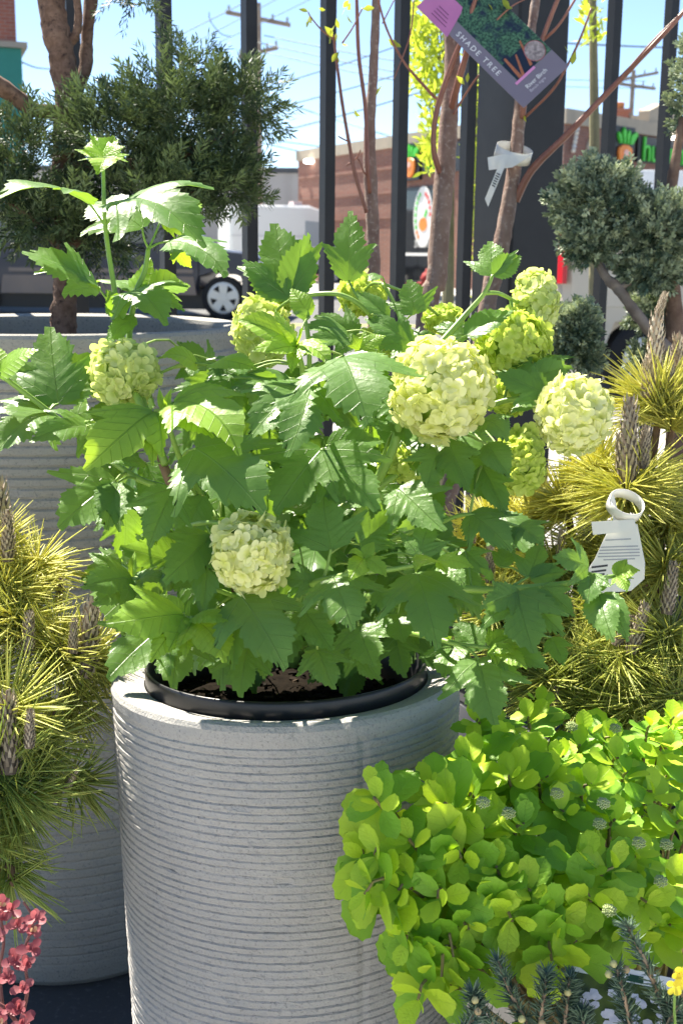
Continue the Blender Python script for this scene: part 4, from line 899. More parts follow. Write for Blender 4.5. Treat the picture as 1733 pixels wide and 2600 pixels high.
# ---------------- golden pine on the right
tf = []
for (px, py, d, dx, dy, dz, n, ln, tone, lo, hi) in [
    (1670,1000,1.56,-.1,1,.1,170,.085,.85,30,95), (1720,1040,1.55,.3,.9,.1,120,.08,.85,30,95), (1588,1225,1.5,-.1,1,.15,210,.085,.78,50,115), (1640,1190,1.52,.2,.9,.2,120,.08,.8,40,110),
    (1500,1180,1.58,-.5,.8,0,120,.075,.9,30,95), (1420,1260,1.6,-.5,.8,0,150,.075,.95,30,95), (1330,1300,1.64,-.4,.8,0,150,.075,1.,30,95), (1240,1330,1.66,-.6,.7,0,140,.075,1.,30,95), (1180,1380,1.66,-.7,.6,.1,110,.07,.9,30,95),
    (1700,1300,1.52,.2,.8,.2,170,.08,.75,40,110), (1690,1420,1.48,.1,.8,.3,170,.08,.62,40,110), (1600,1400,1.55,0,.8,.3,130,.08,.62,40,110), (1500,1380,1.58,-.2,.8,.3,140,.075,.7,40,105), (1400,1420,1.58,-.3,.8,.2,140,.075,.6,35,105), (1300,1440,1.6,-.3,.8,.2,140,.075,.65,35,105),
    (1570,1660,1.44,-.1,.6,.5,260,.082,.50,45,115), (1700,1600,1.44,.1,.7,.4,200,.08,.52,40,110), (1460,1640,1.47,-.3,.7,.4,180,.08,.48,40,110), (1380,1720,1.45,-.4,.6,.4,170,.075,.42,40,110), (1480,1780,1.43,-.2,.4,.6,170,.075,.42,40,110), (1620,1780,1.42,.1,.4,.6,190,.08,.45,40,110), (1720,1760,1.42,.3,.4,.6,150,.08,.45,40,110), (1300,1620,1.5,-.5,.6,.3,130,.07,.4,40,110), (1240,1540,1.55,-.6,.6,.2,110,.07,.5,40,105), (1560,1540,1.5,-.1,.8,.3,140,.08,.55,40,110), (1430,1540,1.53,-.2,.8,.3,130,.075,.5,40,110), (1350,1560,1.55,-.3,.8,.2,110,.075,.5,40,110)]:
    tuf(px, py, d, dx, dy, dz, n, ln, tone, lo, hi)
pr = P(1560, 1700, 1.62)
pine('golden_pine', 'golden needled dwarf pine with pale tan candles and a white tag', (pr.x, pr.y, .18), .32, tf,
     [((1655,1000),(1668,790),1.55,2,.8), ((1668,800),(1690,738),1.55,2,1.6), ((1640,1010),(1640,905),1.54,2,1.1), ((1715,1000),(1722,840),1.57,2,.8), ((1700,1010),(1704,920),1.55,2,1.), ((1590,1230),(1600,1000),1.49,0,.75), ((1630,1190),(1640,1075),1.49,0,1.0), ((1575,1210),(1572,1095),1.5,0,.9),
      ((1690,1560),(1712,1420),1.43,1,1.0), ((1600,1660),(1640,1525),1.42,1,1.1), ((1560,1640),(1610,1560),1.43,1,1.2), ((1395,1840),(1410,1740),1.42,1,1.1), ((1288,1430),(1300,1330),1.55,0,1.), ((1240,1480),(1245,1375),1.56,0,1.), ((1420,1420),(1425,1340),1.54,0,1.), ((1195,1610),(1200,1555),1.55,0,1.2), ((1460,1590),(1450,1520),1.5,0,1.), ((1200,1380),(1190,1300),1.6,2,1.), ((1280,1300),(1270,1215),1.62,2,1.)], 2.1)
grow_pot('grow_pot', 'black grow pot under the dwarf pine with the white tag', pr.x, pr.y, .24, .13)
# white tag hung on the right pine
tagp = thing('plant_tag', 'white plastic plant tag looped round a golden pine shoot', 'tag', P(1560,1340,1.36)); TO = Matrix.Translation(-tagp.location)
def band(C, rad, h, tiltv, sx=1.):
    mb = MB(); V = []; F = []; n = 28
    up = tiltv.normalized(); a1 = (C_R - up*C_R.dot(up)).normalized(); a2 = up.cross(a1)
    for k in range(n):
        a = 2*math.pi*k/n
        for (r_, z) in ((rad, -h/2), (rad, h/2), (rad-.0007, h/2), (rad-.0007, -h/2)): V.append(C + (a1*math.cos(a)*sx + a2*math.sin(a))*r_ + up*z)
    for k in range(n):
        j = (k+1)%n
        for q in range(4): F.append((k*4+q, j*4+q, j*4+(q+1)%4, k*4+(q+1)%4))
    return mb.add([tuple(v) for v in V], F)
def plate(pts, d, mat, name, parent, O, th=.0007, lift=0., smooth=False):
    """flat piece of real thickness through pixel points, facing back along the view"""
    q = [P(a, b, d if not isinstance(d, (list, tuple)) else d[i]) for i, (a, b) in enumerate(pts)]
    n = (q[1]-q[0]).cross(q[2]-q[0]).normalized()
    if n.dot(CAM - q[0]) < 0: n = -n
    k = len(q); V = [tuple(v + n*(lift + th)) for v in q] + [tuple(v + n*lift) for v in q]
    F = [tuple(range(k)), tuple(reversed(range(k, 2*k)))] + [(i, i+k, (i+1)%k + k, (i+1)%k) for i in range(k)]
    return MB().add(V, F).obj(name, mat, parent, O)
lab = plate([(1546,1338),(1616,1330),(1636,1430),(1634,1470),(1600,1500),(1500,1508),(1474,1490),(1480,1462),(1508,1420)], 1.36, white_plastic, 'label_plate', tagp, TO)
band(P(1586,1284,1.37), .0205, .013, UP*.8 + C_R*.2 - c_f*.6).obj('loop', white_plastic, tagp, TO, True)
plate([(1500,1325),(1610,1318),(1612,1348),(1504,1358)], 1.355, white_plastic, 'loop_tail', tagp, TO)
plate([(1545,1270),(1556,1250),(1575,1340),(1560,1345)], 1.362, white_plastic, 'strap', tagp, TO)
ink = M('printed_ink', (.05,.05,.055), None, .6); ink2 = M('pale_printed_ink', (.35,.36,.38), None, .6)
for k, (y_, x0, x1) in enumerate(((1370,1535,1600),(1388,1522,1618),(1396,1520,1622),(1404,1518,1622),(1412,1516,1622),(1420,1530,1610),(1474,1560,1600))):
    plate([(x0,y_),(x1,y_-3),(x1,y_),(x0,y_+3)], 1.3598, ink2, 'printed_line', lab, None, .0002, .0008)
for (x0, x1, y_) in ((1500,1541,1440),(1500,1537,1452),(1496,1533,1462)): plate([(x0,y_-2),(x1,y_-7),(x1,y_-2),(x0,y_+3)], 1.3598, ink, 'printed_bar', lab, None, .0002, .0008)

# ================================================================== clipped conifers
def spray_template(n, ln, nl, nw, seed, flat=.5, twig=.02):
    """a short shoot of length ln along y carrying n pointed needles; all triangles"""
    g_ = random.Random(seed); V, F = [], []
    def tri(a, b, c): F.append((len(V), len(V)+1, len(V)+2)); V.extend([a, b, c])
    for i in range(n):
        t = rnd.random() if i else 1.; t = (i + .5)/n; a = i*2.4 + g_.uniform(-.4,.4); c_, s_ = math.cos(a), math.sin(a)*flat
        sd = g_.uniform(-.4,.4)*ln*.6*(1-t) ; base = np.array((sd, t*ln, g_.gauss(0, ln*.07)))
        d = np.array((c_*.75 + sd/ln, .75, s_*.75)); d /= np.linalg.norm(d); l = nl*g_.uniform(.7,1.2)
        sdv = np.cross(d, np.array((g_.gauss(0,.5), g_.gauss(0,.5), 1.))); sdv /= np.linalg.norm(sdv); w_ = nw
        m_ = base + d*l*.5
        tri(base, m_ + sdv*w_, base + d*l); tri(base, base + d*l, m_ - sdv*w_)
    return np.array(V), np.array(F)
def crown(name, parent, O, pads, temps, dens, mat, shr, inner=.3):
    out = []
    for (C, rx, ry, rz, n) in pads:
        ms, ts, which = [], [], []
        per = {k: ([], []) for k in range(len(temps))}
        for i in range(int(n*dens)):
            v = Vector((rnd.gauss(0,1), rnd.gauss(0,1), rnd.gauss(0,1))).normalized(); q = rnd.uniform(inner, 1.0)**.5
            lump = 1 + .18*math.sin(v.x*7+C.x*30) * math.sin(v.z*6+C.z*20) + .1*math.sin(v.y*9)
            p = C + Vector((v.x*max(.01, rx-shr), v.y*max(.01, ry-shr), v.z*max(.01, rz-shr)))*q*lump
            ax = (Vector((v.x/rx, v.y/ry, v.z/rz)).normalized()*.8 + UP*.45 + jit(.38)).normalized()
            k = rnd.randrange(len(temps)); s_ = rnd.uniform(.75,1.25)
            per[k][0].append(O @ frame(p, p + ax, jit(1), 1., s_)); per[k][1].append(min(1,max(0, .30 + .55*(q-.72) + .22*v.z + rnd.gauss(0,.24))))  # outer and upper sprays tinted paler: sunlight put into the colour
        Vs, Fs, Ts = [], [], []; n0 = 0
        for k, (m_, t_) in per.items():
            if not m_: continue
            V, F, T = scatter(temps[k][0], temps[k][1], m_, t_); Vs.append(V); Fs.append(F + n0); Ts.append(T); n0 += len(V)
        out.append(link(name, mesh(name, np.concatenate(Vs), np.concatenate(Fs), mat, tint=np.concatenate(Ts)), parent, kind='stuff'))
    return out
def px_pad(px, py, d, rx, ry, rd, n): return (P(px, py, d), rx/FPX*d, rd, ry/FPX*d, n)
bark = M('flaking_conifer_bark', (.10,.055,.035), (.21,.13,.09), .95, nscale=70, bump=1.0, bscale=130, c3=(.035,.02,.015), n3=90)
def limb(t, O, pts, rad, mat, name='branch', n=10, rough=.08):
    q, rr = smooth_path([P(*p) for p in pts], rad, 6); rr = [r_*(1 + rnd.uniform(-rough, rough)) for r_ in rr]; V, F = tube(q, rr, n)
    if n >= 10: cs = np.repeat(V.reshape(len(q), n, 3).mean(1), n, 0); V = cs + (V - cs)*(1 + nrg.normal(0, rough*.9, (len(V), 1)))
    return MB().add(V, F).obj(name, mat, t, O, True)
# ---------------- dark conifer in the tall planter
yw = thing('clipped_conifer', 'dark green clipped conifer with peeling brown trunk in the tall planter', 'tree', (BX, BY, BRIM - .07)); YO = Matrix.Translation(-yw.location)
D = 1.9
limb(yw, YO, [(163,880,D),(163,800,D),(165,720,D),(168,600,D),(160,440,D),(172,250,D),(158,150,D),(140,60,D),(118,-60,D)], [.0185,.0185,.018,.017,.018,.019,.021,.021,.022], bark, 'trunk', 16)
limb(yw, YO, [(172,260,D+.01),(215,180,D+.02),(222,90,D+.03),(238,-60,D+.04)], [.012,.0105,.010,.011], bark); limb(yw, YO, [(160,120,D),(190,95,D),(200,40,D),(190,-30,D)], [.008,.007,.006,.006], bark)
limb(yw, YO, [(165,285,D),(90,280,D-.03),(40,245,D-.05),(-40,190,D-.08)], [.012,.011,.012,.012], bark)
limb(yw, YO, [(165,430,D),(300,420,D-.04),(440,400,D-.06),(600,330,D-.02)], [.012,.009,.007,.003], bark); limb(yw, YO, [(166,640,D),(260,560,D-.05),(400,500,D-.05),(560,480,D)], [.010,.008,.006,.003], bark); limb(yw, YO, [(166,640,D),(90,560,D-.06),(0,500,D-.1)], [.01,.007,.004], bark)
ST = [spray_template(56, .058, .0130, .0013, k, .6) for k in range(4)]
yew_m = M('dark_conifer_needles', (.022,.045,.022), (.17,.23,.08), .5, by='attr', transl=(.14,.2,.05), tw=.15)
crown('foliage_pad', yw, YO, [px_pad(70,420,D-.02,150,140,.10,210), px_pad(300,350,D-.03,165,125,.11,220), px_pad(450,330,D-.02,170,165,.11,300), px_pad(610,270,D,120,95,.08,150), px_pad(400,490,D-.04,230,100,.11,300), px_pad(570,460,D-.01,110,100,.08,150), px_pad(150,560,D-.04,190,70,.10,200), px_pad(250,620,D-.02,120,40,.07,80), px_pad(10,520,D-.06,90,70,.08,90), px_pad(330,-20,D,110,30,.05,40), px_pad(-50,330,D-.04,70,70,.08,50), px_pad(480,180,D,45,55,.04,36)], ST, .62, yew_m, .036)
# ---------------- grey green clipped juniper on the right
D2 = 2.0; jr = P(1715, 1250, D2+.02)
jp = thing('clipped_juniper', 'grey green juniper clipped into round balls beside the cream van', 'tree', (jr.x, jr.y, .22)); JO = Matrix.Translation(-jp.location)
jbark = M('grey_juniper_bark', (.15,.12,.10), (.24,.2,.17), .9, nscale=50, bump=.8, bscale=110)
limb(jp, JO, [(1716,1500,D2+.02),(1714,1250,D2+.02),(1712,950,D2+.02),(1708,760,D2+.02),(1690,600,D2),(1730,300,D2)], [.019,.018,.016,.014,.010,.006], M('brown_juniper_bark', (.13,.075,.05), (.2,.13,.09), .9, nscale=50, bump=.8, bscale=110), 'trunk', 12)
limb(jp, JO, [(1712,905,D2),(1640,830,D2-.02),(1595,770,D2-.03),(1570,735,D2-.03),(1535,700,D2-.03),(1515,650,D2-.02),(1525,540,D2)], [.010,.0095,.009,.0095,.007,.005,.003], jbark); limb(jp, JO, [(1572,735,D2-.03),(1625,690,D2-.03),(1660,620,D2-.02)], [.007,.005,.003], jbark); limb(jp, JO, [(1712,1010,D2),(1580,960,D2-.03),(1470,880,D2-.03)], [.007,.005,.003], jbark)
JT = [spray_template(30, .026, .0085, .0021, 40+k, .8) for k in range(3)]
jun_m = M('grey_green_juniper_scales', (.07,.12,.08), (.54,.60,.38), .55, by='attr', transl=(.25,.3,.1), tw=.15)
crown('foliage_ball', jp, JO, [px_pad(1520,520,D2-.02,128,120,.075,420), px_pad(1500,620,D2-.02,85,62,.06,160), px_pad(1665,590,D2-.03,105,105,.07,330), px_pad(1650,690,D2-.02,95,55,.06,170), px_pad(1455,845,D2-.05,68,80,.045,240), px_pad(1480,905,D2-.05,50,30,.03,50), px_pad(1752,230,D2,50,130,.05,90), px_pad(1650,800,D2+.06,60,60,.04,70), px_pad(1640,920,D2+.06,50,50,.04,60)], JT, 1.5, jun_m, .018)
grow_pot('grow_pot', 'black grow pot holding the clipped juniper', jr.x, jr.y, .26, .14)

# ================================================================== young birch
D3 = 2.16; br = P(985, 1560, D3)
bi = thing('young_birch', 'young three stemmed river birch with reddish twigs before the railing', 'tree', (br.x, br.y, .2)); BO = Matrix.Translation(-bi.location)
bir = M('birch_bark', (.17,.10,.075), (.27,.19,.15), .75, nscale=30, bump=.6, bscale=160, c3=(.38,.31,.26), n3=120); twig = M('red_birch_twig', (.20,.075,.05), (.27,.12,.085), .45, nscale=30)
limb(bi, BO, [(980,2000,D3),(965,1500,D3),(955,1180,D3),(951,900,D3),(948,690,D3),(945,560,D3),(940,450,D3),(937,350,D3),(946,200,D3),(953,60,D3),(958,-80,D3)], [.013,.012,.011,.0112,.012,.0115,.012,.0105,.0083,.0078,.007], bir, 'trunk', 14, .05)
limb(bi, BO, [(985,2000,D3),(1000,1500,D3),(1040,1150,D3-.02),(1090,760,D3),(1106,720,D3),(1118,560,D3),(1132,400,D3),(1142,260,D3),(1148,150,D3),(1140,40,D3),(1132,-80,D3)], [.016,.016,.0165,.0178,.0185,.018,.017,.0155,.0138,.0115,.010], bir, 'trunk', 16, .04)
limb(bi, BO, [(995,2000,D3-.02),(1060,1500,D3-.02),(1155,1200,D3-.02),(1200,1000,D3-.02),(1240,760,D3-.02),(1268,640,D3-.02),(1290,520,D3-.02),(1308,400,D3-.02),(1318,290,D3-.02),(1332,160,D3-.01),(1350,60,D3),(1368,-60,D3)], [.015,.015,.0152,.0152,.015,.0148,.0138,.012,.011,.0095,.008,.008], bir, 'trunk', 16, .04)
BR = [([(1308,510,2.14),(1350,430,2.12),(1440,340,2.1),(1560,215,2.08),(1680,90,2.06),(1760,0,2.05)], [.0075,.007,.006,.005,.0042,.0035]), ([(1560,215,2.08),(1650,110,2.05),(1720,40,2.04)], [.002,.0016,.001]),
      ([(1116,440,2.15),(1100,380,2.13),(1106,290,2.11),(1140,180,2.09),(1175,90,2.07),(1215,-30,2.05)], [.005,.0052,.005,.0048,.0045,.004]), ([(1145,275,2.15),(1165,200,2.11),(1190,110,2.09),(1225,-40,2.06)], [.0065,.006,.0055,.005]),
      ([(1110,255,2.14),(1060,200,2.12),(1020,150,2.1),(980,70,2.08),(955,-20,2.06)], [.003,.0026,.0022,.002,.0018]), ([(938,490,2.15),(932,416,2.13),(927,277,2.12),(910,139,2.11),(905,0,2.1),(902,-60,2.1)], [.004,.004,.0038,.0034,.003,.0025]),
      ([(940,455,2.15),(925,440,2.13),(912,410,2.12),(905,400,2.11)], [.0016,.0015,.0014,.001]), ([(930,540,2.14),(900,440,2.12),(885,360,2.11),(868,260,2.1),(856,170,2.1),(846,90,2.1)], [.0035,.0034,.0032,.003,.0026,.002]),
      ([(846,100,2.1),(815,75,2.09),(790,45,2.08),(782,30,2.08)], [.0016,.0014,.0012,.001]), ([(868,110,2.1),(895,70,2.09),(920,20,2.08)], [.0016,.0014,.0012]), ([(885,360,2.11),(865,350,2.1),(858,345,2.1)], [.0014,.0014,.001]),
      ([(880,420,2.12),(905,400,2.11),(915,380,2.1)], [.0014,.0012,.001]), ([(1325,300,2.13),(1340,200,2.1),(1390,60,2.07),(1430,-40,2.05)], [.0055,.005,.0042,.004]), ([(1380,100,2.08),(1420,60,2.06),(1470,-20,2.05)], [.003,.0025,.002]),
      ([(1330,300,2.13),(1400,230,2.09),(1440,165,2.07),(1475,90,2.06),(1500,20,2.06)], [.0025,.0025,.0022,.002,.0016]), ([(1190,120,2.08),(1250,60,2.06),(1300,15,2.05),(1340,-5,2.05)], [.002,.0016,.0013,.001]), ([(1050,0,2.1),(1040,90,2.11),(1000,200,2.12)], [.0012,.0014,.001]),
      ([(970,60,2.08),(985,30,2.07),(1000,0,2.06)], [.0012,.0011,.001]), ([(1150,290,2.14),(1190,225,2.12),(1215,190,2.1)], [.0022,.0018,.0012])]
for pts, rad in BR: limb(bi, BO, pts, rad, twig, 'branch', 7, .06)
bl_m = M('birch_bud_leaf', (.30,.36,.04), (.42,.48,.06), .5, by='obj', transl=(.55,.6,.05), tw=.45)
V = np.array([(0,0,0),(.22,.3,.05),(.26,.55,.04),(0,1,-.1),(-.26,.55,.04),(-.22,.3,.05),(0,.5,-.02)]); F = [(0,1,6),(1,2,6),(2,3,6),(3,4,6),(4,5,6),(5,0,6)]
bl_me = mesh('leaf', V, F, bl_m, smooth=True)
for (px, py, d) in [(782,30,2.08),(785,55,2.08),(790,60,2.08),(826,25,2.09),(835,80,2.1),(845,95,2.1),(850,110,2.1),(860,75,2.09),(835,112,2.1),(868,110,2.1),(842,158,2.1),(895,60,2.09),(880,25,2.08),(868,40,2.08),(860,160,2.1),(1018,120,2.1),(1010,120,2.1),(905,300,2.1),(915,295,2.1),(1115,280,2.11),(1185,210,2.1),(1178,215,2.1),(1250,30,2.06),(1290,25,2.05),(1300,20,2.05),(1443,140,2.07),(1450,165,2.07),(955,243,2.11),(1335,310,2.12),(950,20,2.06),(870,20,2.08),(995,0,2.06)]:
    p = P(px, py, d); l = rnd.uniform(.014,.024); v = (UP*.8 + jit(.6)).normalized()*l
    link('leaf', bl_me, bi, BO @ frame(p, p + v, jit(1) - c_f, rnd.uniform(.7,1.1)))
grow_pot('grow_pot', 'black grow pot holding the three stemmed birch', br.x, br.y, .3, .16)
# birch picture tag
A0 = P(1328, 274, 2.04); eu = (P(1328+114, 274-106, 2.05) - A0); ev = (P(1328-136, 274-146, 2.05) - A0).normalized()
UL = eu.length; eu.normalize(); ev = (ev - eu*ev.dot(eu)).normalized(); en = eu.cross(ev)
if en.dot(CAM - A0) < 0: en = -en; flip = True
else: flip = False
card = thing('picture_tag', 'mauve SHADE TREE picture card hanging among the birch stems', 'tag', A0); CO = Matrix((eu, ev, en)).transposed().to_4x4()
def cbox(name, u0, v0, u1, v1, z0, z1, mat, parent=card): return MB().box((u0,v0,z0),(u1,v1,z1)).obj(name, mat, parent, CO if parent is card else None)
VL = .235
base_c = cbox('card', 0, 0, UL, VL, -.0004, .0004, M('mauve_card', (.17,.15,.195), (.195,.175,.22), .35, nscale=10))
def pic_mat():
    m = bpy.data.materials.new('tree_picture'); m.use_nodes = True; nt = m.node_tree; bs = nt.nodes['Principled BSDF']; co = nd(nt, 'ShaderNodeTexCoord').outputs['Object']
    c = mixc(nt, ramp(nt, noise(nt, co, 260, 5), .38, .66), (.008,.03,.02), (.10,.22,.12)); c = mixc(nt, ramp(nt, noise(nt, co, 38, 3), .50, .64), c, (.012,.02,.04)); nt.links.new(c, bs.inputs['Base Color']); bs.inputs['Roughness'].default_value = .35; return m
pic = cbox('picture', .026, .040, UL - .0005, VL - .001, .0004, .0008, pic_mat())
cbox('night_sky_print', .0265, .0405, .072, .078, .0009, .0011, M('dark_blue_print', (.012,.02,.038), (.016,.026,.045), .35))
rb_ = M('russet_print', (.42,.15,.07), (.25,.09,.05), .4, nscale=300)
for (u0, v0, u1, v1, w_) in ((.034,.041,.037,.083,.0035), (.040,.041,.056,.075,.003), (.062,.044,.078,.088,.0028)):
    MB().add([(u0-w_,v0,.0013),(u0+w_,v0,.0013),(u1+w_*.6,v1,.0013),(u1-w_*.6,v1,.0013)], [(0,1,2,3)]).obj('printed_trunk', rb_, card, CO)
cbox('pink_line', .020, .036, .064, .0405, .0005, .0012, M('pink_print', (.62,.25,.48), None, .4))
MB().add(*[np.array([(.084 + .0175*math.cos(t*math.pi/14), .058 + .0175*math.sin(t*math.pi/14), .0016) for t in range(28)]), [tuple(range(28))]]).obj('inset_picture', M('bark_inset_print', (.12,.10,.10), (.42,.36,.35), .4, nscale=160), card, CO)
V, F = tube([(.084 + .018*math.cos(t*math.pi/14), .058 + .018*math.sin(t*math.pi/14), .0012) for t in range(29)], .0006, 4); MB().add(V, F).obj('inset_ring', M('crimson_print', (.35,.07,.1), None, .4), card, CO)
pk = MB().add([(-.006,.176,.0016),(.04,.19,.0016),(.05,.196,.0016),(.05,.25,.0016),(-.006,.25,.0016)], [(0,1,2,3,4)]).obj('pink_panel', M('pink_panel_print', (.42,.15,.33), (.48,.18,.37), .4, nscale=20), card, CO)
for k in range(4): MB().add([(.004+.006*k,.19+.004*k,.0019),(.0056+.006*k,.19+.004*k,.0019),(.0056+.006*k,.225,.0019),(.004+.006*k,.225,.0019)], [(0,1,2,3)]).obj('printed_line', M('dark_mauve_ink', (.16,.05,.14), None, .5), card, CO)
wht = M('white_print', (.75,.75,.76), None, .5)
tm = Matrix(((0,1,0),(-1,0,0),(0,0,1))).to_4x4()
# letters run down the long edge, tops towards the picture; the frame (eu, ev, en) may be mirrored, so build explicit axes
def text_axes(xv, yv, org):
    m = Matrix((xv, yv, xv.cross(yv))).transposed().to_4x4(); m.translation = org; return m
org = eu*.0075 + ev*.170 + en*.0012
text('card_lettering', 'SHADE TREE', .0135, wht, card, text_axes(-ev, eu, org), .0001, 'LEFT', 1.42)
text('card_name', 'River Birch', .0105, wht, card, text_axes(eu, ev, eu*.028 + ev*.0185 + en*.0012), .0001, 'LEFT', 1.)
text('card_subtitle', 'Betula nigra', .0075, M('mauve_white_print', (.5,.48,.54), None, .5), card, text_axes(eu, ev, eu*.028 + ev*.0105 + en*.0012), .0001, 'LEFT', 1.)
# white loop tag on the birch
lt = thing('barcode_tag', 'white loop tag with barcode strip round a birch stem', 'tag', P(1280,400,2.1)); LO = Matrix.Translation(-lt.location)
band(P(1302,390,2.12), .032, .021, UP*.95 - c_f*.42 + C_R*.22).obj('loop', white_plastic, lt, LO, True)
plate([(1237,400),(1275,392),(1345,396),(1300,425),(1240,432)], 2.085, white_plastic, 'loop_tail', lt, LO)
sp_ = plate([(1272,402),(1286,410),(1238,525),(1230,505)], 2.075, white_plastic, 'strip', lt, LO)
for k in range(6):
    f0, f1 = .32 + k*.055, .345 + k*.055
    q = lambda f, s: (1279 + (1234-1279)*f + s*(6.5*(1-f*.35)), 406 + (515-406)*f + s*3)
    a, b, c, d_ = q(f0,-.8), q(f0,.8), q(f1,.8), q(f1,-.8); plate([a,b,c,d_], 2.0745, ink, 'barcode_bar', sp_, None, .0002, .0008)

# ================================================================== bright leafed saplings beyond the railing
sl_m = M('lime_sapling_leaf', (.24,.36,.03), (.42,.52,.05), .5, by='attr', transl=(.6,.68,.05), tw=.5)
sV = np.array([(0,0,0),(.16,.35,.03),(.14,.65,0),(0,1,-.08),(-.14,.65,0),(-.16,.35,.03)]); sF = np.array([(0,1,5),(1,2,5),(2,4,5),(2,3,4)])
def sapling(px, d, label, spans, pybase=900):
    rt = P(px, pybase, d); t = thing('lime_sapling', label, 'tree', (rt.x, rt.y, .1), group='lime leafed saplings'); O = Matrix.Translation(-t.location)
    tops = P(px - 5, -200, d); q, rr = smooth_path([Vector((rt.x, rt.y, .1)), rt, P(px+4, 450, d), tops], [.024,.02,.017,.008], 6); MB().tube(q, rr, 9).obj('trunk', M('sapling_bark', (.16,.14,.08), (.24,.22,.12), .85, nscale=20), t, O)
    ms, ts = [], []
    for (x0, y0, x1, y1, n) in spans:
        for _ in range(n):
            x_ = rnd.uniform(x0, x1) + rnd.gauss(0, 8); y_ = rnd.uniform(y0, y1); p = P(x_, y_, d + rnd.gauss(0, .10)); l = rnd.uniform(.025,.05)
            v = (UP*.7 + jit(.6)).normalized()*l; ms.append(O @ frame(p, p + v, jit(1), .9)); ts.append(rnd.random())
        for k in range(4):
            yb = rnd.uniform((y0+y1)/2, y1); xe = rnd.uniform(x0, x1); MB().tube([P(px, yb + 60, d), P((px+xe)/2, yb - 20, d + .03), P(xe, max(y0, yb - 160), d)], [.005,.003,.0015], 5).obj('branch', MATS['sapling_bark'], t, O)
    V, F, T = scatter(sV, sF, ms, ts); link('crown', mesh('crown', V, F, sl_m, tint=T, smooth=True), t, kind='stuff')
sapling(1134, 3.9, 'slender lime leafed sapling behind the grey birch stem', [(1035,20,1115,230,620), (1078,230,1112,440,260), (1060,0,1150,80,60)])
sapling(1212, 3.9, 'lime leafed sapling with bare trunk beside the black column', [(1190,130,1235,420,330), (1185,420,1235,620,240), (1180,620,1225,780,40)])
sapling(1505, 3.7, 'small lime leafed sapling showing above the black column', [(1475,-40,1520,110,90)])
rnd.seed(41)
# ================================================================== spirea
sp_old = leaf_material('spirea_leaf', (.155,.345,.02), (.25,.47,.03), (.40,.68,.015), .36, (.30,.52,.05), 6, .007, .12, .03, .5)
sp_new = leaf_material('spirea_young_leaf', (.38,.60,.03), (.54,.70,.045), (.62,.82,.02), .38, (.44,.62,.06), 6, .007, .1, .03, .5)
def spirea_leaf(seed, cup=.25, bend=.3):
    """obovate blade, rounded and notched at the end"""
    g_ = random.Random(seed); n = 12; V, F, uv2 = [], [], []
    for i in range(n + 1):
        t = (1 - math.cos(math.pi*i/n))/2; w_ = .315*max(0., math.sin(math.pi*t**1.22))**.58 if 0 < t < 1 else .03
        if i > 5: w_ += .018*(1 if i % 2 else -1)
        for s_ in (-1, -.5, 0, .5, 1):
            x = s_*w_; z = cup*x*x*1.5 + .025*math.sin(5*t + seed)*s_ + .03*abs(s_)*w_
            V.append((x, t - .035*s_*s_*(t > .9), z - bend*.5*t*t)); uv2.append((t, x))
    for i in range(n):
        for k in range(4): F.append((i*5+k, i*5+k+1, i*5+k+6, i*5+k+5))
    F = np.array(F); return np.array(V), F, np.array([uv2[j] for f in F for j in f])
SM = {}
for nm, mt in (('o', sp_old), ('n', sp_new)):
    for k, (c, b) in enumerate(((.2,.12),(.35,.25),(.1,-.12),(.3,.0))):
        V, F, uv = spirea_leaf(k*3+1, c, b); SM[nm, k] = (V, F, mesh('leaf', V, F, mt, uv=uv, smooth=True))
sb_ = P(1400, 2150, 1.2)
spx = thing('lime_spirea', 'bright lime green spirea bush with grey bud clusters by the pale planter', 'shrub', (.30, 1.14, .2)); SO = Matrix.Translation(-spx.location)
sp_stem = M('spirea_stem', (.16,.11,.05), (.22,.2,.06), .6, nscale=30)
cand = []
def rosette(C, ax, size, count, young=.5):
    """leaves spiralling out of a shoot tip"""
    ax = ax.normalized()
    for i in range(count):
        t = i/(count-1); a = i*2.2 + rnd.uniform(-.3,.3); phi = R(98 - 60*t + rnd.uniform(-12,12)); s = perp(ax, a); d = ax*math.cos(phi) + s*math.sin(phi)
        l = size*(1.0 - .58*t)*rnd.uniform(.85,1.12); p = C - ax*(.018*(1-t)) + s*.002
        cand.append((frame(p, p + d*l, ax, 1.0*rnd.uniform(.95,1.15)), 'n' if rnd.random() < young*(.25 + .9*t) else 'o', rnd.randrange(4), p, l))
heads = []
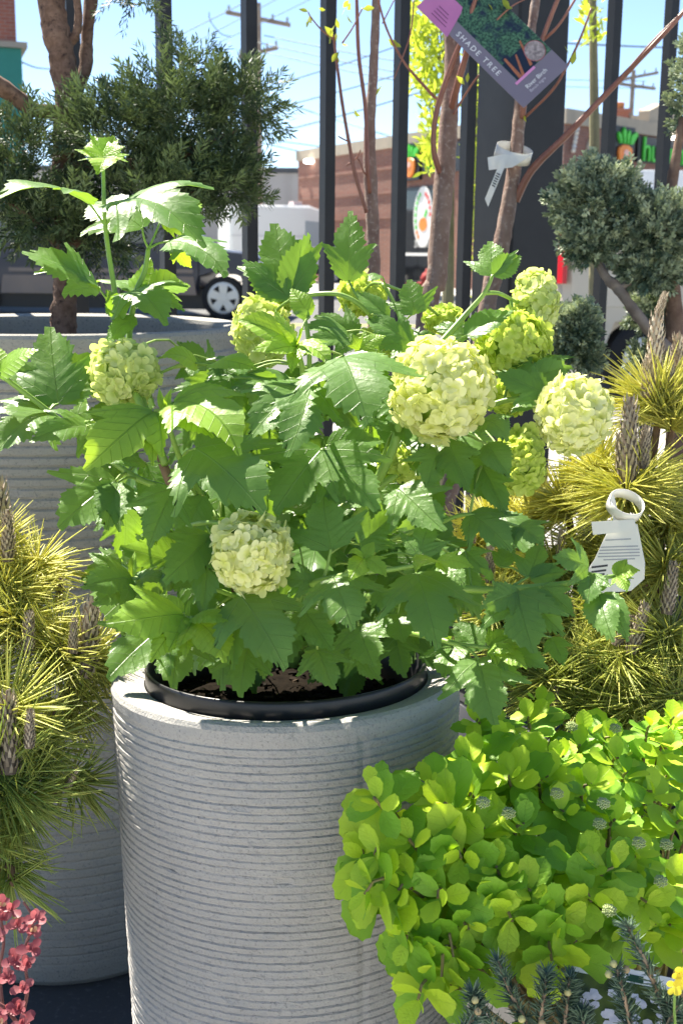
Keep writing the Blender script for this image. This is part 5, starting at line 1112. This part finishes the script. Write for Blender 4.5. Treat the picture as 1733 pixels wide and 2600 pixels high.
# shoots placed along the bush front as seen, then filled all round
spots = [(955,2030,1.0,-.5,.5),(1040,2130,1.0,-.2,.5),(925,2270,.99,-.7,0),(1040,2190,1.01,0,.2),(1190,2020,1.06,-.1,.7),(1170,2180,1.0,-.1,.3),(1260,1880,1.14,-.2,.9),(1180,1930,1.1,-.4,.8),(1430,1920,1.14,0,.9),(1340,1820,1.2,-.2,.9),(1330,2090,1.04,0,.7),(1345,2260,.99,0,.35),(1030,2390,.98,-.3,0),(1120,2480,.97,-.2,-.2),(1190,2360,.98,0,.1),(1480,2180,1.02,.1,.6),(1430,2060,1.07,0,.8),(1560,2080,1.08,.1,.8),(1620,2170,1.05,.2,.6),(1590,1960,1.15,.1,.9),(1690,1900,1.2,.2,.9),(1660,2010,1.14,.2,.8),(1550,1870,1.22,.1,.9),(1480,1850,1.22,0,1),(1640,2290,1.02,.2,.3),(1700,2230,1.05,.3,.4),(1500,2290,1.0,.1,.2),(1260,2200,1.0,-.1,.4),(1110,2280,.98,-.3,.2),(1010,2260,.985,-.5,.2),(1300,2340,.98,0,0),(1420,2360,.98,.1,-.1),(1390,1970,1.1,0,.8),(1290,1970,1.08,-.1,.8),(1500,1990,1.1,0,.9),(1120,2050,1.03,-.4,.6),(1250,2290,.985,0,.1),(1560,2200,1.02,.1,.5),(1730,2080,1.12,.2,.7),(1710,1820,1.25,.2,.9),(1230,2100,1.03,0,.5),(1090,1990,1.08,-.5,.6),(1150,2430,.975,-.1,-.2),(1060,2540,.97,-.2,-.3),(1400,2440,.98,0,-.3),(950,2170,1.0,-.6,.2),(1650,1840,1.22,.1,.9),(1600,2380,1.03,.1,0),(1700,2350,1.05,.2,.0),(1210,1830,1.18,-.4,.8)]
spots += [(px + rnd.uniform(-60,60), py + rnd.uniform(-50,50), d + rnd.uniform(.02,.07), dx, dy) for (px, py, d, dx, dy) in spots]
for (px, py, d, dx, dy) in spots:
    C = P(px, py, d); ax = C_R*dx + UP*dy - c_f*.55*(1.1-abs(dy)*.45) + jit(.12); sz = .0425*rnd.uniform(.9,1.2)*(1.0 if d < 1.12 else .92)
    heads.append((C, ax)); rosette(C, ax, sz, rnd.choice((8,9)), .9)
ce, ra = Vector((.30,1.19,.43)), Vector((.27,.20,.23))
for i in range(70):
    v = Vector((rnd.gauss(0,1), rnd.gauss(0,1), rnd.gauss(.4,.8))).normalized(); C = ce + Vector((v.x*ra.x, v.y*ra.y, v.z*ra.z))*rnd.uniform(.55,.9)
    if math.hypot(C.x - front.location.x, C.y - front.location.y) < .195: continue
    ax = v*.8 + UP*.5 + jit(.2); heads.append((C, ax)); rosette(C, ax, .038*rnd.uniform(.85,1.15), 8, .4)
# keep leaves out of the planter
def clear(m, l):
    for f in (.0, .5, 1.):
        p = m.translation + Vector((m[0][1], m[1][1], m[2][1]))*f
        if p.z < RIM - .02 and math.hypot(p.x - front.location.x, p.y - front.location.y) < .186: return False
    return True
cand = [c for c in cand if clear(c[0], c[4])]
cand.sort(key=lambda c: (c[3] - CAM).dot(c_f))
for m, k, v, p, l in cand[:300]: link('leaf', SM[k, v][2], spx, SO @ m)
for k in ('o', 'n'):
    Vs, Fs, Us, n0 = [], [], [], 0
    for v in range(4):
        ms = [SO @ c[0] for c in cand[300:] if c[1] == k and c[2] == v]
        if not ms: continue
        V, F, _ = scatter(SM[k, v][0], SM[k, v][1], ms); Vs.append(V); Fs.append(F + n0); n0 += len(V)
        base = np.array([l_.uv[:] for l_ in SM[k, v][2].uv_layers[0].data]); Us.append(np.tile(base, (len(ms), 1)))
    link('leaves', mesh('leaves', np.concatenate(Vs), np.concatenate(Fs), sp_old if k == 'o' else sp_new, uv=np.concatenate(Us), smooth=True), spx, kind='stuff')
rootS = Vector((.30,1.14,.2)); mb = MB()
for (C, ax) in heads:
    md = C.lerp(rootS, .5) + Vector((0,0,.03)); q, rr = smooth_path([rootS + jit(.02), md, C - ax.normalized()*.03, C], [.003,.0024,.0016,.0012], 4)
    if all(math.hypot(p.x - front.location.x, p.y - front.location.y) > .19 or p.z > RIM for p in q): MB().tube(q, rr, 5).obj('stem', sp_stem, spx, SO)
bud_m = M('spirea_buds', (.30,.36,.13), (.40,.46,.20), .7, by='obj')
bv, bf = lathe([(.001,-1),(.8,-.5),(.95,.2),(.5,.85),(.001,1)], 7)
mbb = MB()
for i in range(46):
    a = i*2.4; q = math.sqrt((i+.5)/46); mbb.add(bv*.085*rnd.uniform(.8,1.2) + np.array((q*.5*math.cos(a), q*.5*math.sin(a), .25*(1-q*q) + rnd.uniform(-.03,.03))), bf)
bud_me = mbb.mesh('bud_cluster', bud_m, True)
for (px, py, d) in [(1040,1972,1.05),(1225,2038,1.03),(1290,2065,1.02),(1412,2015,1.06),(1530,2040,1.06),(1520,2092,1.05),(1620,2140,1.03),(1690,2145,1.05),(1545,2312,.985),(1675,2238,1.03),(1450,1845,1.2),(1560,1850,1.2)]:
    p = P(px, py, d - .012); n = UP*.8 - c_f*.6; link('bud_cluster', bud_me, spx, SO @ frame(p, p + n.orthogonal(), n, 1, .0115))
grow_pot('grow_pot', 'black grow pot hidden under the lime spirea', .30, 1.14, .22, .13)

# ================================================================== spruce sprigs at the bottom
spr_m = M('blue_green_spruce_needle', (.06,.11,.07), (.2,.28,.18), .4, by='attr', spec=.5); sprw = M('tan_spruce_twig', (.30,.2,.12), (.4,.3,.2), .8, nscale=80)
s0 = P(1560, 2900, 1.02)
spc = thing('young_spruce', 'blue green young spruce sprigs below the lime spirea', 'shrub', (s0.x, s0.y, .2)); SPO = Matrix.Translation(-spc.location)
ms, ts = [], []; nV2, nF2 = needle_template(2, .5, .05)
sprigs = [((1345,2620,.97),(1300,2530,.96),(1262,2440,.955)), ((1365,2640,.965),(1378,2540,.955),(1386,2470,.95)), ((1610,2660,.955),(1590,2560,.945),(1565,2460,.94)), ((1690,2580,.95),(1640,2450,.94),(1588,2345,.935)), ((1670,2660,.945),(1715,2560,.935),(1760,2480,.93)), ((1430,2620,.965),(1440,2540,.96),(1445,2480,.955)), ((1130,2660,.95),(1190,2600,.95),(1210,2540,.95)), ((1290,2640,.96),(1220,2570,.955),(1200,2520,.95)), ((1490,2660,.96),(1480,2600,.955),(1475,2570,.955)), ((1740,2640,.95),(1720,2600,.945),(1690,2540,.94))]
for pts in sprigs:
    q, rr = smooth_path([P(*p) for p in pts], [.0022,.0018,.0012], 12); MB().tube(q, rr, 6).obj('twig', sprw, spc, SPO)
    root_q = [Vector((s0.x, s0.y, .22)), q[0].lerp(Vector((s0.x, s0.y, .22)), .5), q[0]]; MB().tube(root_q, [.005,.004,.0022], 6).obj('branch', sprw, spc, SPO)
    for i in range(len(q) - 1):
        ax = (q[i+1] - q[i]).normalized()
        for k in range(9):
            s = perp(ax, rnd.uniform(0,6.28)); s = (s - c_f*.0 + C_R*(.8 if rnd.random() < .5 else -.8)).normalized(); phi = R(rnd.uniform(40,68)); d = ax*math.cos(phi) + s*math.sin(phi); l = rnd.uniform(.011,.0155)*(1 - .35*(i/len(q))**4)
            p = q[i].lerp(q[i+1], rnd.random()); ms.append(SPO @ frame(p, p + d*l, ax + jit(.2), .0018/l, None, .0012/l)); ts.append(rnd.random()*.8)
V, F, T = scatter(nV2, nF2, ms, ts); link('needles', mesh('needles', V, F, spr_m, tint=T), spc, kind='stuff')
bud2 = M('spruce_bud', (.34,.24,.14), (.5,.5,.2), .6, by='obj'); bme = MB().lathe([(.001,-.6),(.55,-.45),(.75,0),(.5,.6),(.001,.9)], 10).mesh('bud', bud2, True)
for (px, py, d) in [(1544,2474,.94),(1588,2462,.94),(1556,2448,.94),(1323,2588,.955),(1375,2598,.955),(1440,2520,.955),(1205,2540,.945),(1212,2568,.945)]:
    p = P(px, py, d); link('bud', bme, spc, SPO @ Matrix.Translation(p) @ Matrix.Scale(.0042, 4))
yb = thing('yellow_flower_sprig', 'small yellow flower sprig beside the spruce sprigs', 'flower', P(1715,2640,.93)); YBO = Matrix.Translation(-yb.location)
MB().tube([P(1715,2640,.93), P(1710,2560,.928), P(1712,2505,.926)], [.0012,.001,.001], 5).obj('stem', vstem_new, yb, YBO)
for (px, py) in ((1712,2505),(1733,2470),(1726,2485)):
    p = P(px, py, .925); link('petals', mesh('petals', FT[0][0], FT[0][1], M('yellow_petal', (.75,.62,.04), None, .5, transl=(.8,.7,.05), tw=.3), smooth=True), yb, YBO @ frame(p, p + UP, -c_f, 1, .0065))
grow_pot('grow_pot', 'black grow pot of the young spruce', s0.x, s0.y, .25, .11)
# white picture sign lying under the spirea
sg = thing('plant_sign', 'white framed plant sign with white blossom picture under the spirea', 'sign', P(1600,2520,1.0)); SGO = Matrix.Translation(-sg.location)
q0 = [(1452,2428),(1740,2492),(1760,2700),(1420,2660)]
dd = [.995,.985,.96,.97]
pf = plate(q0, dd, M('white_sign_frame', (.72,.73,.72), None, .4), 'frame', sg, SGO, .002)
def lerp2(a, b, t): return (a[0]+(b[0]-a[0])*t, a[1]+(b[1]-a[1])*t)
def bil(u, v): return lerp2(lerp2(q0[0], q0[1], u), lerp2(q0[3], q0[2], u), v)
def bild(u, v): return (dd[0]*(1-u)+dd[1]*u)*(1-v) + (dd[3]*(1-u)+dd[2]*u)*v
def patch(u0, v0, u1, v1, mat, name, lift, parent=pf):
    c = [(u0,v0),(u1,v0),(u1,v1),(u0,v1)]; return plate([bil(*p) for p in c], [bild(*p) for p in c], mat, name, parent, SGO if parent is sg else None, .0003, lift)
patch(.03,.16,.97,.97, M('dark_foliage_print', (.008,.02,.008), (.10,.14,.02), .4, nscale=60), 'picture', .0022)
patch(.16,.06,.62,.145, M('dark_green_print', (.01,.06,.035), None, .4), 'title_band', .0022)
p_, pn = P(*bil(.17,.132), bild(.17,.132)), P(*bil(.6,.132), bild(.6,.132)); xv = (pn - p_).normalized(); yv = (P(*bil(.17,.02), bild(.17,.02)) - p_); yv = (yv - xv*yv.dot(xv)).normalized()
text('sign_lettering', 'HT EXP', .0085, wht, sg, SGO @ text_axes(xv, yv, p_ + xv.cross(yv)*.003), .0001, 'LEFT', 1.1)
wb = M('white_blossom_print', (.5,.52,.6), (.68,.68,.74), .5, nscale=200)
for i in range(34):
    u, v = rnd.uniform(.06,.9), rnd.uniform(.3,.92); c = [(u + .045*math.cos(t)*rnd.uniform(.7,1.2), v + .05*math.sin(t)*rnd.uniform(.7,1.2)) for t in [k*math.pi/4 for k in range(8)]]
    plate([bil(*p) for p in c], [bild(*p) for p in c], wb, 'printed_blossom', pf, None, .0002, .0026 + i*.00004)

# ================================================================== red barberry, bottom corner
b0 = P(30, 2720, 1.0)
ba = thing('red_barberry', 'red leafed barberry sprigs with cream buds before the tall planter', 'shrub', (b0.x, b0.y, .2)); BAO = Matrix.Translation(-ba.location)
bst = M('barberry_stem', (.12,.04,.04), (.18,.07,.06), .6, nscale=60); blm = [M('barberry_leaf', (.24,.06,.08), (.42,.16,.17), .45, by='obj', transl=(.6,.12,.12), tw=.35), M('barberry_pale_leaf', (.65,.5,.25), (.7,.42,.3), .5, by='obj', transl=(.7,.5,.2), tw=.35)]
oV = np.array([(0,0,0),(.2,.25,.03),(.33,.6,.06),(.2,.92,.04),(0,1,0),(-.2,.92,.04),(-.33,.6,.06),(-.2,.25,.03),(0,.55,-.02)]); oF = [(i,(i+1)%8,8) for i in range(8)]
bme_ = [mesh('leaf', oV, oF, m_, smooth=True) for m_ in blm]
for pts in ([(40,2640,.99),(70,2520,.99),(62,2420,.985),(85,2340,.98),(60,2290,.98)], [(20,2640,.99),(0,2480,.99),(10,2380,.985),(-10,2290,.98)], [(45,2600,.99),(15,2560,.98),(-20,2540,.98)]):
    q, rr = smooth_path([P(*p) for p in pts], [.0018 - .0002*i for i in range(len(pts))], 6); MB().tube(q, rr, 6).obj('stem', bst, ba, BAO)
    MB().tube([Vector((b0.x,b0.y,.2)), q[0].lerp(Vector((b0.x,b0.y,.2)),.5), q[0]], [.004,.003,.0018], 6).obj('stem', bst, ba, BAO)
for (px, py) in [(80,2410),(95,2330),(30,2310),(10,2330),(70,2450),(60,2510),(25,2560),(50,2560),(5,2300),(85,2365),(40,2440),(-5,2380),(20,2480),(60,2600),(0,2600),(45,2350)]:
    C = P(px, py, .98); pale = rnd.random() < .35
    for k in range(7):
        a = k*2.4; ax = (UP*.6 - c_f*.7 + C_R*.3*rnd.uniform(-1,1)).normalized(); s = perp(ax, a); phi = R(85 - k*9); d = ax*math.cos(phi) + s*math.sin(phi); l = rnd.uniform(.006,.0135)*(1 - .05*k)
        link('leaf', bme_[1 if pale and k > 4 else 0], ba, BAO @ frame(C, C + d*l, ax, 1.1))
grow_pot('grow_pot', 'black grow pot of the red barberry', b0.x - .06, b0.y, .2, .09)
